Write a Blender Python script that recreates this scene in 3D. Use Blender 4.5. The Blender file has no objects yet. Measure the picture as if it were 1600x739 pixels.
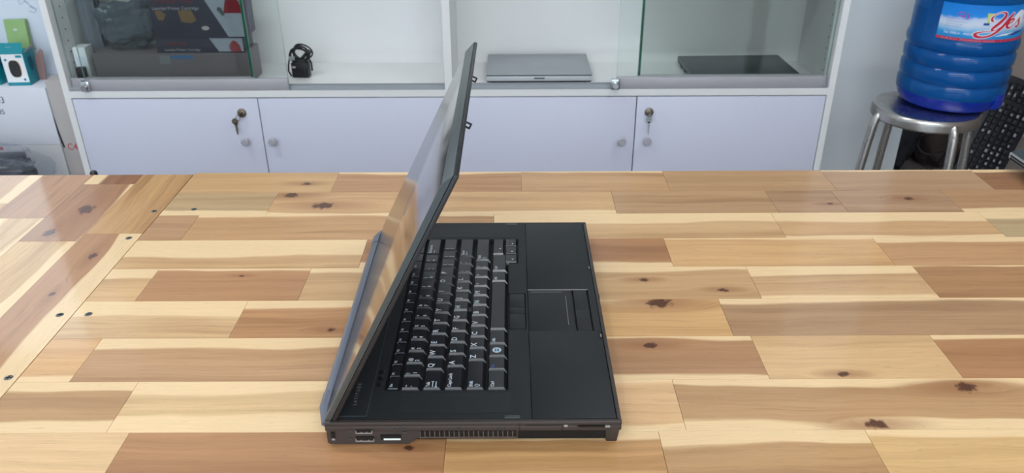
import bpy, bmesh, math, random
from mathutils import Vector, Matrix
random.seed(7)
sc = bpy.context.scene
COL = sc.collection

# ------------------------------------------------------------------ camera
F_PX, PITCH, ROLL = 1262.0, math.atan(669.5 / 1262.0), 0.0044
cam_d = bpy.data.cameras.new('camera')
cam = bpy.data.objects.new('camera', cam_d)
COL.objects.link(cam)
cam_d.sensor_width = 36.0
cam_d.lens = 36.0 * F_PX / 1600.0
fwd = Vector((0, math.cos(PITCH), -math.sin(PITCH)))
up0 = Vector((0, math.sin(PITCH), math.cos(PITCH)))
rt0 = Vector((1, 0, 0))
rt = rt0 * math.cos(ROLL) - up0 * math.sin(ROLL)
up = rt0 * math.sin(ROLL) + up0 * math.cos(ROLL)
m3 = Matrix((rt, up, -fwd)).transposed()
cam.matrix_world = Matrix.Translation((0, 0, 1.2353)) @ m3.to_4x4()
cam_d.clip_start = 0.05
cam_d.dof.use_dof = True
cam_d.dof.focus_distance = 0.80
cam_d.dof.aperture_fstop = 15.0
sc.camera = cam

# ------------------------------------------------------------------ world, lights, exposure
w = bpy.data.worlds.new('world')
sc.world = w
w.use_nodes = True
w.node_tree.nodes['Background'].inputs[0].default_value = (0.80, 0.89, 1.0, 1)
w.node_tree.nodes['Background'].inputs[1].default_value = 3.4
sc.view_settings.view_transform = 'Standard'
sc.view_settings.look = 'None'
sc.view_settings.gamma = 1.0
sc.view_settings.use_curve_mapping = False
sc.view_settings.exposure = 0.0
LAMP_POWER = 16.0      # watts of each ceiling lamp tube pair
LAMP_COLOR = (0.93, 0.97, 1.0)


# ------------------------------------------------------------------ helpers
def lin(c):
    r = []
    for v in c[:3]:
        v = v / 255.0
        r.append(v / 12.92 if v <= 0.04045 else ((v + 0.055) / 1.055) ** 2.4)
    return (r[0], r[1], r[2], 1.0)


def pm(name, rgb, rough=0.5, metal=0.0, coat=0.0, coat_rough=0.05, var=0.06, scale=30.0,
       bump=0.0, bump_scale=200.0, stretch=(1, 1, 1), spec=0.5, trans=0.0, ior=1.45, rough_var=0.0):
    m = bpy.data.materials.new(name)
    m.use_nodes = True
    nt = m.node_tree
    b = nt.nodes['Principled BSDF']
    tc = nt.nodes.new('ShaderNodeTexCoord')
    mp = nt.nodes.new('ShaderNodeMapping')
    mp.inputs['Scale'].default_value = stretch
    nt.links.new(tc.outputs['Object'], mp.inputs[0])
    nz = nt.nodes.new('ShaderNodeTexNoise')
    nz.inputs['Scale'].default_value = scale
    nz.inputs['Detail'].default_value = 3
    nt.links.new(mp.outputs[0], nz.inputs['Vector'])
    mx = nt.nodes.new('ShaderNodeMix')
    mx.data_type = 'RGBA'
    c = lin(rgb)
    mx.inputs['A'].default_value = tuple(min(1, x * (1 - var)) for x in c[:3]) + (1,)
    mx.inputs['B'].default_value = tuple(min(1, x * (1 + var)) for x in c[:3]) + (1,)
    nt.links.new(nz.outputs['Fac'], mx.inputs['Factor'])
    nt.links.new(mx.outputs['Result'], b.inputs['Base Color'])
    b.inputs['Roughness'].default_value = rough
    b.inputs['Metallic'].default_value = metal
    b.inputs['Coat Weight'].default_value = coat
    b.inputs['Coat Roughness'].default_value = coat_rough
    b.inputs['Specular IOR Level'].default_value = spec
    b.inputs['Transmission Weight'].default_value = trans
    b.inputs['IOR'].default_value = ior
    if rough_var:
        mr = nt.nodes.new('ShaderNodeMapRange')
        mr.inputs['To Min'].default_value = max(0, rough - rough_var)
        mr.inputs['To Max'].default_value = rough + rough_var
        nt.links.new(nz.outputs['Fac'], mr.inputs['Value'])
        nt.links.new(mr.outputs[0], b.inputs['Roughness'])
    if bump:
        n2 = nt.nodes.new('ShaderNodeTexNoise')
        n2.inputs['Scale'].default_value = bump_scale
        n2.inputs['Detail'].default_value = 2
        nt.links.new(mp.outputs[0], n2.inputs['Vector'])
        bp = nt.nodes.new('ShaderNodeBump')
        bp.inputs['Strength'].default_value = bump
        bp.inputs['Distance'].default_value = 0.002
        nt.links.new(n2.outputs['Fac'], bp.inputs['Height'])
        nt.links.new(bp.outputs[0], b.inputs['Normal'])
    return m


def glass_mat(name, tint, gloss=(1, 1, 1), ior=1.5, haze=0.0, haze_col=(200, 210, 215), rough=0.0):
    m = bpy.data.materials.new(name)
    m.use_nodes = True
    nt = m.node_tree
    nt.nodes.remove(nt.nodes['Principled BSDF'])
    out = nt.nodes['Material Output']
    tr = nt.nodes.new('ShaderNodeBsdfTransparent')
    tr.inputs[0].default_value = tuple(tint) + (1,)
    gl = nt.nodes.new('ShaderNodeBsdfGlossy')
    gl.inputs['Color'].default_value = tuple(gloss) + (1,)
    gl.inputs['Roughness'].default_value = rough
    fr = nt.nodes.new('ShaderNodeFresnel')
    fr.inputs[0].default_value = ior
    mx = nt.nodes.new('ShaderNodeMixShader')
    ge = nt.nodes.new('ShaderNodeNewGeometry')
    iv = nt.nodes.new('ShaderNodeMath'); iv.operation = 'SUBTRACT'; iv.inputs[0].default_value = 1.0
    nt.links.new(ge.outputs['Backfacing'], iv.inputs[1])
    ml = nt.nodes.new('ShaderNodeMath'); ml.operation = 'MULTIPLY'
    nt.links.new(fr.outputs[0], ml.inputs[0]); nt.links.new(iv.outputs[0], ml.inputs[1])
    nt.links.new(ml.outputs[0], mx.inputs[0])
    nt.links.new(tr.outputs[0], mx.inputs[1])
    nt.links.new(gl.outputs[0], mx.inputs[2])
    last = mx
    if haze:
        df = nt.nodes.new('ShaderNodeBsdfDiffuse')
        df.inputs[0].default_value = lin(haze_col)
        nz = nt.nodes.new('ShaderNodeTexNoise')
        nz.inputs['Scale'].default_value = 6
        tc = nt.nodes.new('ShaderNodeTexCoord')
        nt.links.new(tc.outputs['Object'], nz.inputs['Vector'])
        mr = nt.nodes.new('ShaderNodeMapRange')
        mr.inputs['To Min'].default_value = haze * 0.7
        mr.inputs['To Max'].default_value = haze * 1.3
        nt.links.new(nz.outputs['Fac'], mr.inputs['Value'])
        m2 = nt.nodes.new('ShaderNodeMixShader')
        nt.links.new(mr.outputs[0], m2.inputs[0])
        nt.links.new(mx.outputs[0], m2.inputs[1])
        nt.links.new(df.outputs[0], m2.inputs[2])
        last = m2
    nt.links.new(last.outputs[0], out.inputs[0])
    return m


class MB:
    """collects shapes into one bmesh"""
    def __init__(self):
        self.b = bmesh.new()

    def box(self, x0, x1, y0, y1, z0, z1, mi=0, bev=0.0):
        t = bmesh.new()
        bmesh.ops.create_cube(t, size=1.0)
        for v in t.verts:
            v.co = Vector((x0 + (v.co.x + .5) * (x1 - x0), y0 + (v.co.y + .5) * (y1 - y0), z0 + (v.co.z + .5) * (z1 - z0)))
        if bev:
            bmesh.ops.bevel(t, geom=list(t.edges), offset=bev, segments=2, profile=.5, affect='EDGES')
        self.add(t, mi)
        return self

    def add(self, t, mi=0, mat=None):
        mp = {}
        for v in t.verts:
            mp[v] = self.b.verts.new(mat @ v.co if mat else v.co)
        for f in t.faces:
            try:
                nf = self.b.faces.new([mp[v] for v in f.verts])
                nf.material_index = mi if mi is not None else f.material_index
            except ValueError:
                pass
        t.free()

    def frustum(self, x0, x1, y0, y1, z0, X0, X1, Y0, Y1, z1, mi=0, bev=0.0):
        t = bmesh.new()
        a = [t.verts.new(p) for p in ((x0, y0, z0), (x1, y0, z0), (x1, y1, z0), (x0, y1, z0))]
        c = [t.verts.new(p) for p in ((X0, Y0, z1), (X1, Y0, z1), (X1, Y1, z1), (X0, Y1, z1))]
        t.faces.new(a[::-1]); t.faces.new(c)
        for i in range(4):
            j = (i + 1) % 4
            t.faces.new((a[i], a[j], c[j], c[i]))
        if bev:
            bmesh.ops.bevel(t, geom=list(t.edges), offset=bev, segments=2, profile=.5, affect='EDGES')
        self.add(t, mi)
        return self

    def prism(self, pts, axis, a, b, mi=0, bev=0.0):
        """pts: 2-D outline; axis 'x','y','z' extruded from a to b"""
        def P(p, h):
            return {'x': (h, p[0], p[1]), 'y': (p[0], h, p[1]), 'z': (p[0], p[1], h)}[axis]
        t = bmesh.new()
        A = [t.verts.new(P(p, a)) for p in pts]
        B = [t.verts.new(P(p, b)) for p in pts]
        t.faces.new(A); t.faces.new(B[::-1])
        n = len(pts)
        for i in range(n):
            j = (i + 1) % n
            t.faces.new((A[i], B[i], B[j], A[j]))
        bmesh.ops.recalc_face_normals(t, faces=list(t.faces))
        if bev:
            bmesh.ops.bevel(t, geom=list(t.edges), offset=bev, segments=2, profile=.5, affect='EDGES')
        self.add(t, mi)
        return self

    def lathe(self, prof, seg=32, center=(0, 0, 0), mi=0, axis='z', arc=None):
        rings = []
        cx, cy, cz = center
        full = arc is None
        a0, a1 = (0, 2 * math.pi) if full else arc
        n = seg if full else seg + 1
        for r, h in prof:
            ring = []
            if r < 1e-6:
                v = self.b.verts.new({'z': (cx, cy, cz + h), 'y': (cx, cy + h, cz), 'x': (cx + h, cy, cz)}[axis])
                ring = [v] * n
            else:
                for i in range(n):
                    a = a0 + (a1 - a0) * i / seg
                    c, s = r * math.cos(a), r * math.sin(a)
                    ring.append(self.b.verts.new({'z': (cx + c, cy + s, cz + h), 'y': (cx + c, cy + h, cz - s), 'x': (cx + h, cy + c, cz + s)}[axis]))
            rings.append(ring)
        for k in range(len(rings) - 1):
            for i in range(seg if full else seg):
                j = (i + 1) % n
                vs = [rings[k][i], rings[k][j], rings[k + 1][j], rings[k + 1][i]]
                u = []
                for v in vs:
                    if v not in u:
                        u.append(v)
                if len(u) >= 3:
                    try:
                        f = self.b.faces.new(u); f.material_index = mi
                    except ValueError:
                        pass
        return self

    def tube(self, pts, r, seg=8, mi=0, cap=True, closed=False):
        pts = [Vector(p) for p in pts]
        rs = r if isinstance(r, (list, tuple)) else [r] * len(pts)
        n = len(pts)
        rings = []
        nrm = None
        for i, p in enumerate(pts):
            if closed:
                d = pts[(i + 1) % n] - pts[i - 1]
            else:
                d = pts[min(i + 1, n - 1)] - pts[max(i - 1, 0)]
            d.normalize()
            if nrm is None:
                nrm = d.orthogonal().normalized()
            nrm = (nrm - d * nrm.dot(d))
            if nrm.length < 1e-6:
                nrm = d.orthogonal()
            nrm.normalize()
            bn = d.cross(nrm)
            rings.append([self.b.verts.new(p + (nrm * math.cos(2 * math.pi * k / seg) + bn * math.sin(2 * math.pi * k / seg)) * rs[i]) for k in range(seg)])
        for i in range(n if closed else n - 1):
            for k in range(seg):
                j = (k + 1) % seg
                A, B = rings[i], rings[(i + 1) % n]
                f = self.b.faces.new((A[k], A[j], B[j], B[k])); f.material_index = mi
        if cap and not closed:
            f = self.b.faces.new(rings[0][::-1]); f.material_index = mi
            f = self.b.faces.new(rings[-1]); f.material_index = mi
        return self

    def poly(self, pts, mi=0):
        f = self.b.faces.new([self.b.verts.new(p) for p in pts]); f.material_index = mi
        return self

    def build(self, name, mats, parent=None, smooth=35, loc=None, rot=None):
        me = bpy.data.meshes.new(name)
        bmesh.ops.recalc_face_normals(self.b, faces=list(self.b.faces))
        self.b.to_mesh(me)
        self.b.free()
        if not isinstance(mats, (list, tuple)):
            mats = [mats]
        for m in mats:
            me.materials.append(m)
        if smooth:
            for p in me.polygons:
                p.use_smooth = True
            me.set_sharp_from_angle(angle=math.radians(smooth))
        return link(name, me, parent, loc, rot)


def link(name, data, parent=None, loc=None, rot=None):
    o = bpy.data.objects.new(name, data)
    COL.objects.link(o)
    if parent is not None:
        o.parent = parent
    if loc is not None:
        o.location = loc
    if rot is not None:
        o.rotation_euler = rot
    return o


def tag(o, label, cat, group=None, kind=None):
    o['label'] = label
    o['category'] = cat
    if group:
        o['group'] = group
    if kind:
        o['kind'] = kind
    return o


def thing(name, loc, label, cat, group=None, rot=None):
    o = link(name, None, None, loc, rot)
    return tag(o, label, cat, group)


def struct(o):
    o['kind'] = 'structure'
    return o


def text_mesh(s, size, extrude=0.0, align='LEFT', shear=0.0, spacing=1.0, xscale=1.0, bold=0.0):
    cu = bpy.data.curves.new('text', 'FONT')
    cu.body = s
    cu.size = size
    cu.extrude = extrude
    cu.align_x = align
    cu.align_y = 'BOTTOM_BASELINE'
    cu.shear = shear
    cu.offset = size * bold
    cu.space_character = spacing
    cu.resolution_u = 2
    tmp = bpy.data.objects.new('text', cu)
    COL.objects.link(tmp)
    dg = bpy.context.evaluated_depsgraph_get()
    me = bpy.data.meshes.new_from_object(tmp.evaluated_get(dg))
    bpy.data.objects.remove(tmp)
    bpy.data.curves.remove(cu)
    if xscale != 1.0:
        for v in me.vertices:
            v.co.x *= xscale
    return me


def text(name, s, size, mat, parent, loc, xd, yd, **k):
    """flat lettering: xd is the reading direction, yd the up direction"""
    me = text_mesh(s, size, **k)
    me.materials.clear()
    me.materials.append(mat)
    me.name = name
    xd, yd = Vector(xd).normalized(), Vector(yd).normalized()
    zd = xd.cross(yd)
    o = link(name, me, parent)
    o.matrix_local = Matrix.Translation(loc) @ Matrix((xd, yd, zd)).transposed().to_4x4()
    return o


# ------------------------------------------------------------------ materials
M = {}
M['wall'] = pm('painted_wall', (228, 234, 238), .7, var=.03, scale=3, bump=.05)
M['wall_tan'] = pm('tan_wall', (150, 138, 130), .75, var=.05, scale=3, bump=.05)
M['ceiling'] = pm('ceiling_paint', (235, 235, 232), .8, var=.02)
M['floor'] = pm('floor_tile', (120, 115, 112), .3, var=.06, scale=5)
M['grout'] = pm('grout', (70, 68, 66), .8)
M['lam_white'] = pm('white_laminate', (226, 226, 226), .35, var=.015, scale=6)
M['lam_lav'] = pm('lavender_white_door', (205, 207, 224), .32, var=.012, scale=4)
M['alu'] = pm('aluminium_rail', (172, 170, 176), .4, .15, var=.04, stretch=(1, 8, 8), scale=20)
M['alu_dark'] = pm('aluminium_track', (158, 163, 168), .4, .1, var=.05)
M['steel'] = pm('stainless_steel', (190, 186, 182), .28, 1.0, var=.06, scale=14, rough_var=.08)
M['chrome'] = pm('chrome', (200, 202, 205), .12, 1.0)
M['brass'] = pm('aged_nickel', (140, 128, 112), .3, .9)
M['knob'] = pm('grey_plastic_knob', (170, 168, 176), .25)
M['glass'] = glass_mat('clear_glass', (.962, .982, .976), ior=1.45)
M['glass_edge_pale'] = pm('pale_glass_edge', (150, 178, 174), .15, var=.1)
M['glass_edge'] = pm('green_glass_edge', (22, 92, 68), .15, var=.1)
M['black_plastic'] = pm('black_plastic', (30, 31, 34), .42, bump=.02, bump_scale=900)
M['deck'] = pm('soft_black_deck', (33, 36, 39), .5, bump=.06, bump_scale=2500, var=.05, spec=.4)
M['deck_dark'] = pm('black_bezel', (22, 23, 25), .4, bump=.03, bump_scale=1500)
M['key'] = pm('key_black', (29, 30, 35), .24, bump=.02, bump_scale=1800, spec=.9)
M['well'] = pm('key_well', (8, 8, 9), .6)
M['side'] = pm('laptop_side', (58, 51, 49), .42, bump=.03, bump_scale=1500)
M['vent'] = pm('vent_ribs', (92, 80, 74), .45)
M['dark'] = pm('dark_recess', (9, 8, 8), .6)
M['lid'] = pm('gunmetal_lid', (172, 164, 164), .13, 1.0, var=.03, scale=8, stretch=(1, 40, 1))
M['lid_rim'] = pm('lid_rim', (72, 78, 80), .35, .3, var=.05)
M['hinge'] = pm('hinge_cover', (108, 112, 124), .4, .3)
M['screen'] = pm('screen_panel', (10, 11, 13), .25)
M['legend'] = pm('legend_white', (196, 205, 215), .5, var=.01)
M['legend_blue'] = pm('legend_blue', (60, 80, 160), .5, var=.01)
M['grey_mark'] = pm('grey_mark', (150, 148, 146), .5)
M['port_metal'] = pm('port_metal', (150, 148, 146), .4, .4)
M['port_white'] = pm('port_tongue', (225, 232, 228), .4)
M['silver'] = pm('silver_lid', (152, 158, 162), .4, .1, var=.03, scale=10)
M['silver_l'] = pm('silver_front', (190, 194, 198), .4, .1, var=.03)
M['navy_black'] = pm('dark_slate_lid', (40, 52, 60), .3, .1, var=.1, scale=12)
M['carton_w'] = pm('white_carton', (214, 216, 226), .7, var=.025, scale=8, bump=.03)
M['carton_w2'] = pm('white_glossy_carton', (214, 222, 236), .45, var=.03, scale=8)
M['carton_g'] = pm('greyish_carton', (186, 188, 190), .65, var=.05, scale=6, bump=.03)
M['carton_b'] = pm('worn_beige_carton', (176, 170, 168), .75, var=.12, scale=12, bump=.06)
M['ink'] = pm('black_ink', (60, 60, 66), .6)
M['ink_grey'] = pm('grey_ink', (140, 146, 160), .6)
M['red_ink'] = pm('red_ink', (188, 62, 70), .6)
M['red'] = pm('crimson_tape', (170, 30, 62), .4)
M['teal'] = pm('teal_print', (16, 136, 150), .4, var=.04)
M['teal_d'] = pm('teal_dark', (10, 88, 118), .4)
M['white'] = pm('white_print', (232, 234, 238), .5, var=.01)
M['green'] = pm('green_card', (138, 172, 112), .5, var=.06)
M['cam_black'] = pm('black_print', (44, 44, 48), .45, var=.1)
M['orange'] = pm('orange_print', (190, 140, 90), .5)
M['brown_card'] = pm('brown_card', (150, 120, 118), .7)
M['blue_card'] = pm('blue_card', (66, 130, 190), .5)
M['taupe'] = pm('taupe_box', (122, 114, 120), .5, var=.08, scale=9)
M['navy_box'] = pm('dark_navy_print', (60, 60, 82), .4, var=.08, scale=14)
M['sil_print'] = pm('silver_print', (178, 188, 206), .4, var=.03)
M['crimson'] = pm('crimson_print', (148, 36, 56), .45, var=.15, scale=60)
M['gold_print'] = pm('gold_print', (140, 112, 76), .5, var=.12, scale=50)
M['green_print'] = pm('dull_green_print', (84, 100, 92), .5)
M['pale'] = pm('pale_print', (200, 200, 206), .5)
M['sky_label'] = pm('blue_label', (70, 122, 176), .5)
M['grey_label'] = pm('grey_label', (132, 136, 140), .6)
M['cable'] = pm('black_cable', (18, 18, 22), .4)
M['cloth_dark'] = pm('dark_bag', (38, 38, 44), .8, var=.3, scale=14, bump=.3, bump_scale=40)
M['cloth_brown'] = pm('brown_bag', (74, 64, 62), .8, var=.2, scale=12, bump=.3, bump_scale=40)
M['kb_panel'] = pm('black_keyboard', (20, 20, 28), .45, var=.1)
M['kb_key'] = pm('keyboard_key', (21, 21, 29), .5)
M['screw'] = pm('screw_grey', (112, 112, 108), .4, .6)
M['leg_wood'] = pm('table_leg', (150, 112, 74), .5, var=.2, scale=10, stretch=(8, 8, 1))
M['core'] = pm('core_board', (120, 86, 54), .6)
M['dev_silver'] = pm('device_silver', (176, 176, 178), .35, .4)
M['dev_dark'] = pm('device_dark', (52, 60, 66), .35)
M['bubble'] = glass_mat('plastic_bag', (.92, .93, .95), ior=1.4, haze=.11, haze_col=(150, 158, 172), rough=.15)
M['bubble3'] = glass_mat('milky_bag', (.84, .88, .92), ior=1.4, haze=.42, haze_col=(140, 156, 172), rough=.12)
M['bubble2'] = glass_mat('bubble_wrap', (.88, .90, .92), ior=1.35, haze=.5, haze_col=(176, 184, 200), rough=.2)
M['blk_stuff'] = pm('black_parts', (40, 40, 50), .3, var=.4, scale=60, bump=.4, bump_scale=60)
M['parts_grey'] = pm('grey_parts', (92, 108, 122), .4, var=.3, scale=40)
M['lamp_body'] = pm('lamp_body', (230, 230, 230), .5)


def bottle_mats():
    m = bpy.data.materials.new('blue_bottle_plastic')
    m.use_nodes = True
    nt = m.node_tree
    b = nt.nodes['Principled BSDF']
    out = nt.nodes['Material Output']
    b.inputs['Base Color'].default_value = lin((12, 100, 176))
    b.inputs['Roughness'].default_value = .12
    tr = nt.nodes.new('ShaderNodeBsdfTransparent')
    tr.inputs[0].default_value = (.25, .66, .88, 1)
    mx = nt.nodes.new('ShaderNodeMixShader')
    mx.inputs[0].default_value = .55
    nt.links.new(tr.outputs[0], mx.inputs[1])
    nt.links.new(b.outputs[0], mx.inputs[2])
    nt.links.new(mx.outputs[0], out.inputs[0])
    M['bottle'] = m
    M['water'] = pm('blue_water', (10, 74, 156), .2, var=.15, scale=6)
    M['bottle_base'] = pm('blue_bottle_base', (10, 46, 160), .15, var=.08)


bottle_mats()


def wood_material():
    m = bpy.data.materials.new('acacia_butcher_block')
    m.use_nodes = True
    nt = m.node_tree
    N, L = nt.nodes, nt.links
    bs = N['Principled BSDF']

    def attr(n):
        a = N.new('ShaderNodeAttribute'); a.attribute_name = n
        return a

    def sep(v):
        s = N.new('ShaderNodeSeparateXYZ'); L.new(v, s.inputs[0]); return s.outputs

    def math_(op, a, b=None, c=None, clamp=False):
        n = N.new('ShaderNodeMath'); n.operation = op; n.use_clamp = clamp
        for i, x in enumerate((a, b, c)):
            if x is None:
                continue
            if isinstance(x, (int, float)):
                n.inputs[i].default_value = x
            else:
                L.new(x, n.inputs[i])
        return n.outputs[0]

    def smooth(v, a, b):
        n = N.new('ShaderNodeMapRange'); n.interpolation_type = 'SMOOTHSTEP'
        for nm, x in (('Value', v), ('From Min', a), ('From Max', b)):
            if isinstance(x, (int, float)):
                n.inputs[nm].default_value = x
            else:
                L.new(x, n.inputs[nm])
        return n.outputs[0]

    def comb(x, y, z):
        n = N.new('ShaderNodeCombineXYZ')
        for i, v in enumerate((x, y, z)):
            if isinstance(v, (int, float)):
                n.inputs[i].default_value = v
            else:
                L.new(v, n.inputs[i])
        return n.outputs[0]

    def noise(vec, detail=3, rough=.55):
        n = N.new('ShaderNodeTexNoise'); n.inputs['Scale'].default_value = 1.0
        n.inputs['Detail'].default_value = detail; n.inputs['Roughness'].default_value = rough
        L.new(vec, n.inputs['Vector']); return n.outputs['Fac']

    def mix(fac, a, b):
        n = N.new('ShaderNodeMix'); n.data_type = 'RGBA'
        if isinstance(fac, (int, float)):
            n.inputs['Factor'].default_value = fac
        else:
            L.new(fac, n.inputs['Factor'])
        for k, x in (('A', a), ('B', b)):
            if isinstance(x, tuple):
                n.inputs[k].default_value = x
            else:
                L.new(x, n.inputs[k])
        return n.outputs['Result']

    def scale(col, f):
        n = N.new('ShaderNodeVectorMath'); n.operation = 'SCALE'
        L.new(col, n.inputs[0])
        if isinstance(f, (int, float)):
            n.inputs['Scale'].default_value = f
        else:
            L.new(f, n.inputs['Scale'])
        return n.outputs[0]

    U, V, S = sep(attr('plank_uv').outputs['Vector'])
    tint = attr('tint').outputs['Color']
    sl, sh, con = sep(attr('sap').outputs['Vector'])
    seed = math_('MULTIPLY', S, 53.0)
    # knots
    kmask, khalo, warp = None, None, None
    for nm in ('knot_a', 'knot_b'):
        ku, kv, ks = sep(attr(nm).outputs['Vector'])
        du = math_('DIVIDE', math_('SUBTRACT', U, ku), math_('MULTIPLY', ks, 1.5))
        dv = math_('DIVIDE', math_('MULTIPLY', math_('SUBTRACT', V, kv), .0719), ks)
        kn = math_('MULTIPLY', math_('SUBTRACT', noise(comb(math_('MULTIPLY', U, 160), math_('MULTIPLY', V, 12), seed), 3), .5), 1.6)
        d0 = math_('SQRT', math_('ADD', math_('MULTIPLY', du, du), math_('MULTIPLY', dv, dv)))
        d = math_('ADD', d0, kn)
        k = smooth(d, 1.0, .45)
        du3 = math_('MULTIPLY', du, .38)
        dh = math_('SQRT', math_('ADD', math_('MULTIPLY', du3, du3), math_('MULTIPLY', dv, dv)))
        h = smooth(dh, 2.2, .3)
        # grain lines swerve round the knot
        g = math_('MULTIPLY', math_('MULTIPLY', dv, smooth(dh, 3.0, 0.0)), -.16)
        kmask = k if kmask is None else math_('MAXIMUM', kmask, k)
        khalo = h if khalo is None else math_('MAXIMUM', khalo, h)
        warp = g if warp is None else math_('ADD', warp, g)
    wob = math_('SUBTRACT', noise(comb(math_('MULTIPLY', U, 5.0), math_('MULTIPLY', V, 1.2), seed), 2), .5)
    band = math_('ADD', math_('ADD', V, math_('MULTIPLY', wob, .34)), warp)
    big = noise(comb(math_('MULTIPLY', U, 2.0), math_('MULTIPLY', band, 4.0), seed), 4, .6)
    zone = noise(comb(math_('MULTIPLY', U, 1.6), math_('MULTIPLY', band, 2.6), math_('ADD', seed, 7.3)), 3, .6)
    streak = noise(comb(math_('MULTIPLY', U, 7.0), math_('MULTIPLY', band, 17.0), seed), 5, .68)
    fine = noise(comb(math_('MULTIPLY', U, 32.0), math_('MULTIPLY', band, 110.0), seed), 4, .7)
    vein = noise(comb(math_('MULTIPLY', U, 8.0), math_('MULTIPLY', band, 52.0), math_('ADD', seed, 3.1)), 4, .7)
    pore = noise(comb(math_('MULTIPLY', U, 70.0), math_('MULTIPLY', band, 60.0), seed), 2, .5)
    dark = N.new('ShaderNodeVectorMath'); dark.operation = 'MULTIPLY'
    L.new(tint, dark.inputs[0]); dark.inputs[1].default_value = (.62, .52, .40)
    lite = N.new('ShaderNodeVectorMath'); lite.operation = 'MULTIPLY'
    L.new(tint, lite.inputs[0]); lite.inputs[1].default_value = (1.14, 1.17, 1.20)
    c = mix(smooth(big, .36, .68), lite.outputs[0], tint)
    c = mix(math_('MULTIPLY', smooth(zone, .47, .72), math_('MULTIPLY', con, .62)), c, dark.outputs[0])
    c = mix(math_('MULTIPLY', smooth(streak, .50, .78), math_('MULTIPLY', con, .60)), c, dark.outputs[0])
    c = mix(math_('MULTIPLY', smooth(vein, .56, .74), .38), c, dark.outputs[0])
    # pale sapwood along either edge
    sapn = math_('MULTIPLY', math_('SUBTRACT', streak, .5), .10)
    sb = math_('ADD', band, sapn)
    lo = math_('MULTIPLY', smooth(math_('SUBTRACT', sb, sl), .035, -.035), smooth(sl, .0, .04))
    hi = math_('MULTIPLY', smooth(math_('SUBTRACT', math_('SUBTRACT', 1.0, sb), sh), .035, -.035), smooth(sh, .0, .04))
    sapm = math_('MAXIMUM', lo, hi)
    c = mix(math_('MULTIPLY', sapm, .88), c, lin((232, 198, 148)))
    # fine grain and pores
    c = scale(c, math_('MULTIPLY_ADD', fine, .42, .77))
    c = scale(c, math_('SUBTRACT', 1.0, math_('MULTIPLY', smooth(pore, .64, .76), .20)))
    c = mix(math_('MULTIPLY', khalo, .55), c, lin((140, 86, 46)))
    c = mix(math_('MULTIPLY', kmask, .92), c, lin((74, 34, 20)))
    hs = N.new('ShaderNodeHueSaturation')
    hs.inputs['Saturation'].default_value = .94
    L.new(c, hs.inputs['Color'])
    L.new(hs.outputs[0], bs.inputs['Base Color'])
    bs.inputs['Roughness'].default_value = .5
    bs.inputs['Specular IOR Level'].default_value = .25
    bs.inputs['Coat Weight'].default_value = .55
    bs.inputs['Coat Roughness'].default_value = .08
    bp = N.new('ShaderNodeBump'); bp.inputs['Strength'].default_value = .02; bp.inputs['Distance'].default_value = .001
    L.new(fine, bp.inputs['Height']); L.new(bp.outputs[0], bs.inputs['Normal'])
    return m


M['wood'] = wood_material()

# ------------------------------------------------------------------ room
YB = 2.56       # wall behind the cabinet
b = MB()
FX0, FX1, FY0, FY1 = -3.2, 3.2, -3.2, 3.3
floor = struct(MB().box(FX0, FX1, FY0, FY1, -.06, -.004).build('floor', M['grout']))
proto = None
n = 0
for i in range(8):
    for j in range(8):
        x, y = FX0 + .4 + i * .8, FY0 + .4 + j * .8
        if y + .4 > FY1 + .05:
            continue
        if proto is None:
            proto = MB().frustum(-.398, .398, -.398, .398, -.004, -.397, .397, -.397, .397, 0).build('floor_tile', M['floor'], floor, loc=(x, y, 0))
        else:
            o = proto.copy(); COL.objects.link(o); o.location = (x, y, 0)
struct(MB().box(FX0, FX1, FY0, FY1, 2.9, 2.96).build('ceiling', M['ceiling']))
WX0, WX1, WZ0, WZ1 = -2.75, -1.60, 1.12, 2.20
struct(MB().box(FX0, WX0, YB, YB + .1, 0, 2.9).box(WX1, 1.312, YB, YB + .1, 0, 2.9).box(WX0, WX1, YB, YB + .1, 0, WZ0).box(WX0, WX1, YB, YB + .1, WZ1, 2.9).build('wall_back', M['wall']))
b = MB()
b.box(WX0, WX0 + .04, YB + .02, YB + .07, WZ0, WZ1).box(WX1 - .04, WX1, YB + .02, YB + .07, WZ0, WZ1).box(WX0 + .04, WX1 - .04, YB + .02, YB + .07, WZ0, WZ0 + .04).box(WX0 + .04, WX1 - .04, YB + .02, YB + .07, WZ1 - .04, WZ1)
w2 = struct(b.build('window_2', M['lam_white']))
MB().box(WX0 + .04, WX1 - .04, YB + .042, YB + .048, WZ0 + .04, WZ1 - .04).build('pane', M['glass'], w2)
struct(MB().box(1.312, FX1, 3.2, 3.3, 0, 2.9).build('wall_recess', M['wall_tan']))
struct(MB().box(1.232, 1.312, YB + .1, 3.3, 0, 2.9).build('wall_return', M['wall']))
struct(MB().box(FX0 - .1, FX0, FY0, YB, 0, 2.9).build('wall_left', M['wall']))
struct(MB().box(FX1, FX1 + .1, FY0, FY1, 0, 2.9).build('wall_right', M['wall_tan']))
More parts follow.
